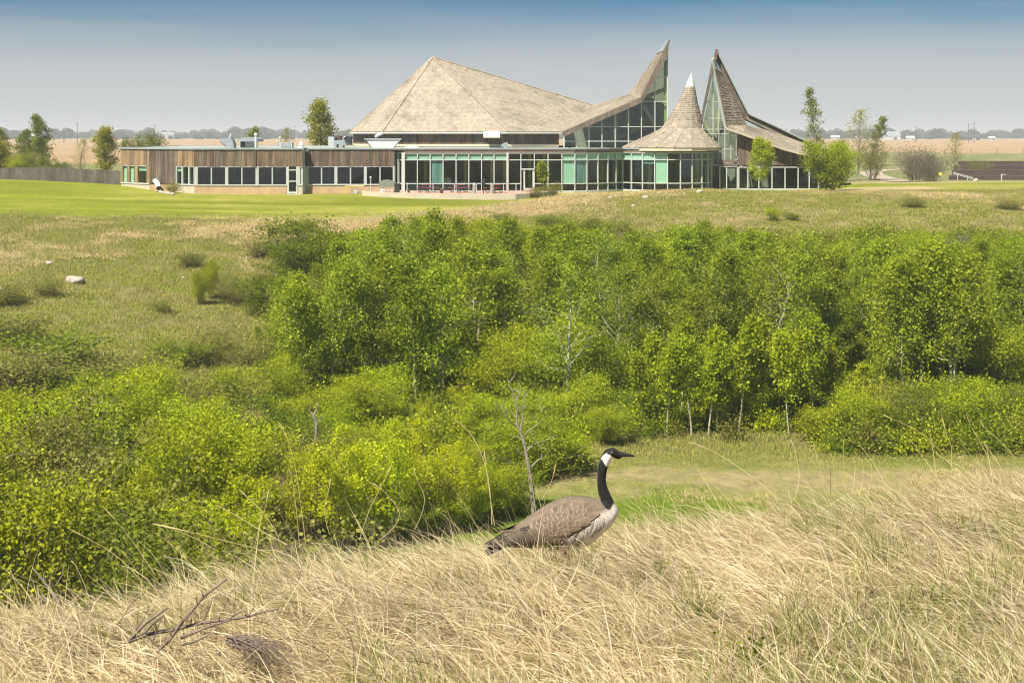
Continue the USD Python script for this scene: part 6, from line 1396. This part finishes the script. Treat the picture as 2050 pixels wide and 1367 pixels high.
def blades(root, az, el, L, w, bend, rng, nseg=4, droop=0.0):
    n = len(root); p = root.copy(); P_ = [p]; a = az.copy(); e = el.copy(); kink = rng.normal(0, .16, n)
    for i in range(nseg):
        d = np.c_[np.cos(a) * np.cos(e), np.sin(a) * np.cos(e), np.sin(e)]; p = p + d * (L / nseg)[:, None]; P_.append(p); e = e - bend / nseg * (1 + droop * i); a = a + kink / nseg * 2
    P_ = np.stack(P_, 1); roll = rng.uniform(0, np.pi, n)
    side = np.c_[-np.sin(az) * np.cos(roll), np.cos(az) * np.cos(roll), np.sin(roll)]
    ws = np.interp(np.linspace(0, 1, nseg + 1), [0, .4, 1], [.9, 1.0, .25])
    o = side[:, None] * (w[:, None] * ws / 2)[..., None]
    v = np.stack([P_ - o, P_ + o], 2).reshape(n, -1, 3); k = (nseg + 1) * 2
    q = np.array([[2 * i, 2 * i + 1, 2 * i + 3, 2 * i + 2] for i in range(nseg)])
    f = (np.arange(n)[:, None, None] * k + q[None]).reshape(-1, 4)
    return v.reshape(-1, 3), f, k
def field(n, seed, dmin=4.5, over=.9):
    g = np.random.default_rng(seed); n = int(n * 1.2); u = g.uniform(-.54, .54, n); D = np.sqrt(g.uniform(dmin ** 2, 11.6 ** 2, n)); px = CX + u / K
    k = D < _cd(px) + over; return g, (u * D)[k], D[k], px[k]
def flow(X, Y): return np.pi - .25 + 3.4 * fbm2(X, Y, .75, 3, 61) + 2.4 * fbm2(X, Y, 2.4, 2, 62)
def goose_near(X, Y): return (np.abs(X - .08) < .5) & (Y > 7.45) & (Y < 8.05)
out = MB()
# bunches
g, X, Y, px = field(6600, 70); m_ = 17
cl = np.clip(.75 + 1.5 * fbm2(X, Y, .9, 3, 63), .35, 1.5) * g.uniform(.7, 1.3, len(X)); az0 = flow(X, Y) + g.normal(0, .6, len(X)); el0 = g.uniform(.25, 1.25, len(X))
keep = ~(goose_near(X, Y) & (g.random(len(X)) < .6)); X, Y, cl, az0, el0 = X[keep], Y[keep], cl[keep], az0[keep], el0[keep]
X2 = np.repeat(X, m_) + g.normal(0, .035, len(X) * m_); Y2 = np.repeat(Y, m_) + g.normal(0, .035, len(X) * m_); N = len(X2)
gn = goose_near(X2, Y2)
L_ = np.repeat(cl, m_) * g.uniform(.10, .30, N) * np.where(gn, np.where(X2 < -.1, .42, .58), 1)
v, f, k = blades(np.c_[X2, Y2, ground(X2, Y2) - .01], np.repeat(az0, m_) + g.normal(0, .65, N), np.repeat(el0, m_) + g.normal(0, .3, N), L_, g.uniform(.0016, .0042, N), g.uniform(.2, 1.9, N), g)
out.add(v, f, k)
# loose blades lying between
g, X, Y, px = field(42000, 71); N = len(X)
v, f, k = blades(np.c_[X, Y, ground(X, Y) + g.uniform(0, .05, N)], flow(X, Y) + g.normal(0, .8, N) * np.where(g.random(N) < .35, 3, 1), g.uniform(-.05, .8, N), g.uniform(.10, .34, N) * np.where(goose_near(X, Y), .6, 1), g.uniform(.0016, .0038, N), g.uniform(0, .9, N), g, 3)
out.add(v, f, k)
# longer blades sweeping over the mat
g, X, Y, px = field(5200, 72); N = len(X)
v, f, k = blades(np.c_[X, Y, ground(X, Y)], flow(X, Y) + g.normal(0, .7, N), g.uniform(.4, 1.3, N), g.uniform(.22, .48, N) * np.where(goose_near(X, Y), .35, 1), g.uniform(.0018, .0036, N), g.uniform(.4, 1.7, N), g)
out.add(v, f, k)
N = 420; X = g.uniform(-.02, .40, N); Y = g.uniform(7.70, 7.93, N)
v, f, k = blades(np.c_[X, Y, ground(X, Y)], g.uniform(0, 6.28, N), g.uniform(.9, 1.5, N), g.uniform(.09, .155, N), g.uniform(.0025, .005, N), g.uniform(.1, 1.0, N), g)
out.add(v, f, k)
tag(obj('dry_grass', out, 'dry_grass_look'), 'matted straw coloured grass covering the near ridge', kind='stuff')
# green blades underneath, in patches
g, X, Y, px = field(60000, 73); a = fbm2(X, Y, .5, 3, 33) + fbm2(X, Y, 2.5, 3, 8); k = a > .02; X, Y = X[k], Y[k]; N = len(X)
gm = MB(); gm.add(*blades(np.c_[X, Y, ground(X, Y)], g.uniform(0, 6.28, N), g.uniform(.7, 1.5, N), g.uniform(.08, .21, N), g.uniform(.0025, .0045, N), g.uniform(0, .7, N), g, 3))
tag(obj('green_grass', gm, 'green_grass_look'), 'short green grass showing through the dry grass', kind='stuff')
# tall stalks along the crest
g, X, Y, px = field(9000, 74, 6.4, .3); dcr = _cd(px); k = (Y > dcr - 1.3) & (g.random(len(X)) < np.interp(px, [0, 300, 900, 1300, 1600, 2050], [.4, .5, .38, .35, .75, .9])) & ~((px > 1000) & (px < 1260) & (Y < 8.6)); X, Y = X[k][:720], Y[k][:720]; N = len(X)
sm_ = MB(); sm_.add(*blades(np.c_[X, Y, ground(X, Y)], np.pi + .2 + g.normal(0, .8, N), g.uniform(.75, 1.45, N), g.uniform(.22, .62, N), g.uniform(.0028, .0042, N), g.uniform(.1, .9, N), g, 7))
# stalks that the photograph singles out
def stalk(pts, D, r=.0020):
    c = PchipInterpolator(np.linspace(0, 1, len(pts)), np.array([P(x, y, D) for x, y in pts]))(np.linspace(0, 1, 12)); sm_.tube(c, np.linspace(r * 1.15, r * .55, 12), 5)
    sm_.tube(c[-4:] , [r * .9, r * 1.7, r * 1.6, r * .3], 5)
for D, pts in ((8.4, [(612, 1090), (601, 1000), (588, 920), (572, 870), (555, 842)]), (8.4, [(600, 1095), (592, 1010), (585, 960), (578, 938)]), (8.6, [(985, 1050), (978, 960), (962, 905), (935, 860), (905, 838)]), (8.6, [(990, 1052), (980, 985), (972, 930), (970, 900)]), (8.3, [(430, 1100), (400, 1082), (350, 1060), (305, 1048)]),
                (8.2, [(590, 1128), (520, 1100), (450, 1082), (370, 1062), (305, 1047)]), (8.0, [(280, 1160), (230, 1110), (180, 1080), (138, 1058)]), (8.0, [(310, 1150), (270, 1090), (235, 1045), (205, 1013)]), (8.4, [(510, 1095), (520, 1050), (532, 1010), (538, 978)]), (8.5, [(560, 1080), (530, 1030), (500, 1000), (478, 978)]), (8.3, [(575, 1090), (520, 1060), (470, 1030), (430, 1010)]),
                (7.9, [(180, 1200), (165, 1160), (150, 1130), (142, 1122)]), (7.6, [(50, 1235), (35, 1180), (25, 1150), (20, 1140)]), (8.5, [(660, 1070), (650, 1020), (658, 980), (662, 955)]), (8.9, [(830, 1060), (850, 1000), (835, 960), (828, 935)]), (8.8, [(760, 1080), (800, 1030), (770, 985), (740, 965)]), (8.9, [(720, 1080), (740, 1020), (770, 960), (785, 930)]),
                (10.2, [(1693, 985), (1690, 940), (1688, 905), (1690, 880)]), (10.2, [(1660, 985), (1640, 930), (1634, 910), (1628, 885)]), (10.2, [(1672, 985), (1668, 930), (1660, 905)]), (10.2, [(1705, 988), (1712, 940), (1706, 915)]), (10.2, [(1722, 985), (1728, 945), (1724, 918)]), (10.2, [(1738, 985), (1745, 950), (1742, 925)]),
                (10.3, [(1910, 950), (1880, 900), (1830, 858), (1785, 838), (1768, 830)]), (10.4, [(1985, 930), (1960, 880), (1942, 850), (1935, 825)]), (10.4, [(2035, 920), (2000, 880), (1975, 860), (1962, 842)]), (10.3, [(1905, 950), (1905, 900), (1895, 870), (1885, 830)]), (9.9, [(1560, 1000), (1500, 950), (1430, 905), (1378, 884)]), (10.0, [(1590, 1000), (1600, 950), (1590, 900), (1582, 878)]), (8.7, [(1085, 1000), (1150, 940), (1100, 905), (1118, 925)][:1] + [(1090, 990), (1105, 960), (1113, 925)])):
    stalk(pts, D)
tag(obj('grass_stalks', sm_, 'stalk_look'), 'tall thin grass stalks standing along the crest of the ridge', kind='stuff')
# small things in the grass
def on(px, py, lift=0.0): d = hit(px, py, lift, 4.2, 14); return d
br_ = thing('fallen_branch', 'dark dead branch lying in the dry grass', 'branch')
zz = lambda X, Y: (230 + X / 5.256, 1150 + Y / 5.256)
DB = hit(300, 1300, .13, 4.2, 14)
for pts, r0, r1, dd in (([(450, 800), (600, 650), (720, 480), (870, 310), (930, 230), (1090, 110), (1180, 40)], .0075, .0035, .25), ([(140, 700), (300, 640), (450, 605), (620, 580), (800, 530), (1100, 480), (1400, 440), (1560, 390), (1730, 355)], .0085, .003, .30), ([(140, 700), (330, 500), (450, 420), (550, 350)], .007, .004, .05), ([(310, 610), (400, 510), (520, 425)], .006, .003, .05),
                        ([(690, 665), (850, 600), (1000, 540), (1200, 480), (1240, 430), (1340, 380)], .006, .003, .1), ([(700, 740), (850, 700), (1000, 620)], .005, .003, .05), ([(580, 690), (700, 500), (850, 380)], .004, .002, .1), ([(935, 480), (1000, 330), (1040, 230)], .0035, .0015, .05), ([(210, 590), (260, 520), (320, 440)], .004, .002, .05), ([(330, 640), (400, 700), (460, 775)], .004, .002, .0), ([(400, 700), (440, 580), (490, 470)], .003, .0015, .05)):
    n = len(pts); obj('limb' if r0 > .0065 else 'twig', MB().tube([P(*zz(*q), DB + .4 * dd * i / n) for i, q in enumerate(pts)], np.linspace(r0, r1, n), 6), 'twig', br_)
for i in range(22):
    a = [(300, 640), (450, 605), (620, 580), (800, 530), (1100, 480), (1400, 440), (600, 650), (720, 480), (870, 310), (930, 230), (850, 600), (1000, 540)][i % 12]; q = (a[0] + rb.uniform(-70, 90), a[1] - rb.uniform(-30, 110)); e_ = (q[0] + rb.uniform(-40, 60), q[1] - rb.uniform(0, 70)); d_ = DB + .08 * a[0] / 1700
    obj('twig', MB().tube([P(*zz(*a), d_), P(*zz(*q), d_ - rb.uniform(-.05, .1)), P(*zz(*e_), d_ - rb.uniform(-.05, .15))], [.0024, .0017, .0008], 4), 'twig', br_)
tw = thing('twig_heap', 'heap of thin grey dead twigs beside the fallen branch', 'twigs'); g = np.random.default_rng(8); m = MB()
for i in range(90):
    a = zz(g.uniform(1150, 1450), g.uniform(620, 760)); b = zz(g.uniform(1350, 1900), g.uniform(760, 1080)); mid = ((a[0] + b[0]) / 2 + g.uniform(-8, 12), (a[1] + b[1]) / 2 - g.uniform(4, 22))
    D = hit(*b, .06, 4.2, 14) - g.uniform(-.05, .15); c = PchipInterpolator([0, .5, 1], [P(*a, D + .05), P(*mid, D), P(*b, D)])(np.linspace(0, 1, 6)); m.tube(c, np.linspace(g.uniform(.0012, .003), .0008, 6), 5)
obj('twigs', m, 'twig', tw); tag(tw.GetChildren()[0], kind='stuff')
wd = thing('dry_weed', 'dry pinkish weed with tiny seed heads in front of the goose', 'weed'); D = 7.72; m = MB(); hd = []
for i in range(14):
    x0, y0 = 1128 + g.uniform(-12, 12), 1140; x1, y1 = 1124 + g.uniform(-16, 16), 1075 + g.uniform(-12, 34); c = PchipInterpolator([0, .6, 1], [P(x0, y0, D), P((x0 + x1) / 2, (y0 + y1) / 2 - 6, D), P(x1, y1, D - g.uniform(-.03, .05))])(np.linspace(0, 1, 6)); m.tube(c, np.linspace(.0014, .0007, 6), 4)
    hd += [c[k] + g.normal(0, .006, 3) for k in (3, 4, 4, 5, 5, 5, 5)]
obj('stems', m, 'twig', wd); m = MB()
for h_ in hd: m.tm(trimesh.creation.icosphere(0, g.uniform(.002, .0036)).apply_translation(h_))
plain('seed_head', (.34, .22, .16), .9, .2, 60); obj('seed_heads', m, 'seed_head', wd)
for i, (px, py, s, k, lab) in enumerate(((1400, 1255, .26, 60, 'dense tuft of green grass in the dry grass'), (1592, 1285, .22, 40, 'thin dark green grass tuft beside the dense tuft'), (430, 1150, .1, 12, 'small green sprig under the dead branch'), (745, 1330, .16, 26, 'green tuft in the grass below the goose tail'))):
    D = on(px, py); t = thing('grass_tuft', lab, 'grass tuft', (Xat(px, D), D, Gz(px, D))); N = k * 2; a = g.uniform(0, 6.28, N)
    obj('blades', MB().add(*blades(g.normal(0, .035, (N, 3)) * [1, 1, 0], a, g.uniform(.7, 1.4, N), g.uniform(.5, 1.1, N) * s, g.uniform(.003, .005, N), g.uniform(.1, .9, N), g)), 'green_grass_look', t); obj('old_blades', MB().add(*blades(g.normal(0, .04, (N // 2, 3)) * [1, 1, 0], a[:N // 2], g.uniform(.6, 1.3, N // 2), g.uniform(.6, 1.2, N // 2) * s, g.uniform(.003, .004, N // 2), g.uniform(.1, .9, N // 2), g)), 'dry_grass_look', t)
for i, (px, py, s, lab) in enumerate(((1478, 1345, .15, 'dark green leafy weed at the bottom of the ridge'), (1508, 1340, .14, 'second dark green leafy weed at the bottom of the ridge'), (1318, 1165, .11, 'small leafy weed in the grass beyond the goose'), (676, 1172, .09, 'small dark weed on the straw near the crest'), (1770, 1000, .19, 'green leafy sprig on the crest'), (1965, 950, .15, 'dark thin weed standing on the crest'))):
    D = on(px, py); t = thing('green_weed', lab, 'weed', (Xat(px, D), D, Gz(px, D))); m = MB(); lv = []
    for j in range(4):
        c = wobble((g.normal(0, .01), g.normal(0, .01), 0), [g.normal(0, .3), g.normal(0, .3), 1], s * g.uniform(.7, 1.1), 5, g, .12); m.tube(c, np.linspace(.002, .001, 6), 4); lv += [c[k] + g.normal(0, .010, 3) for k in (1, 2, 2, 3, 3, 4, 4, 5, 5)]
    obj('stems', m, 'twig', t); obj('leaves', leaves(np.array(lv), .03, g, .5), 'shrub_leaf', t, isl=4)
dt = thing('dead_twig', 'grey dead forked twig beyond the ridge at the picture edge', 'branch')
for pts, r in (([(122, 1215), (108, 1190), (85, 1160), (65, 1135)], .012), ([(112, 1172), (125, 1150), (130, 1122)], .006), ([(88, 1163), (88, 1150), (84, 1138)], .005), ([(92, 1200), (80, 1180), (72, 1172)], .006)): obj('limb', MB().tube([P(x, y, 9.5) for x, y in pts], np.linspace(r, r * .35, len(pts)), 6), 'twig_grey', dt)
# ------------------------------------------------------------------ haze over the plain
look('haze_look', {'v': ('principled_volume', {'color': (0.90, 0.92, 0.93), 'density': 0.00034, 'anisotropy': 0.0})}, [], surface=None, volume='v.volume')
hz = obj('haze', MB().box([0, 3300, 20], [40000, 7900, 60]), 'haze_look'); tag(hz, 'thin pale haze lying over the plain', kind='stuff')
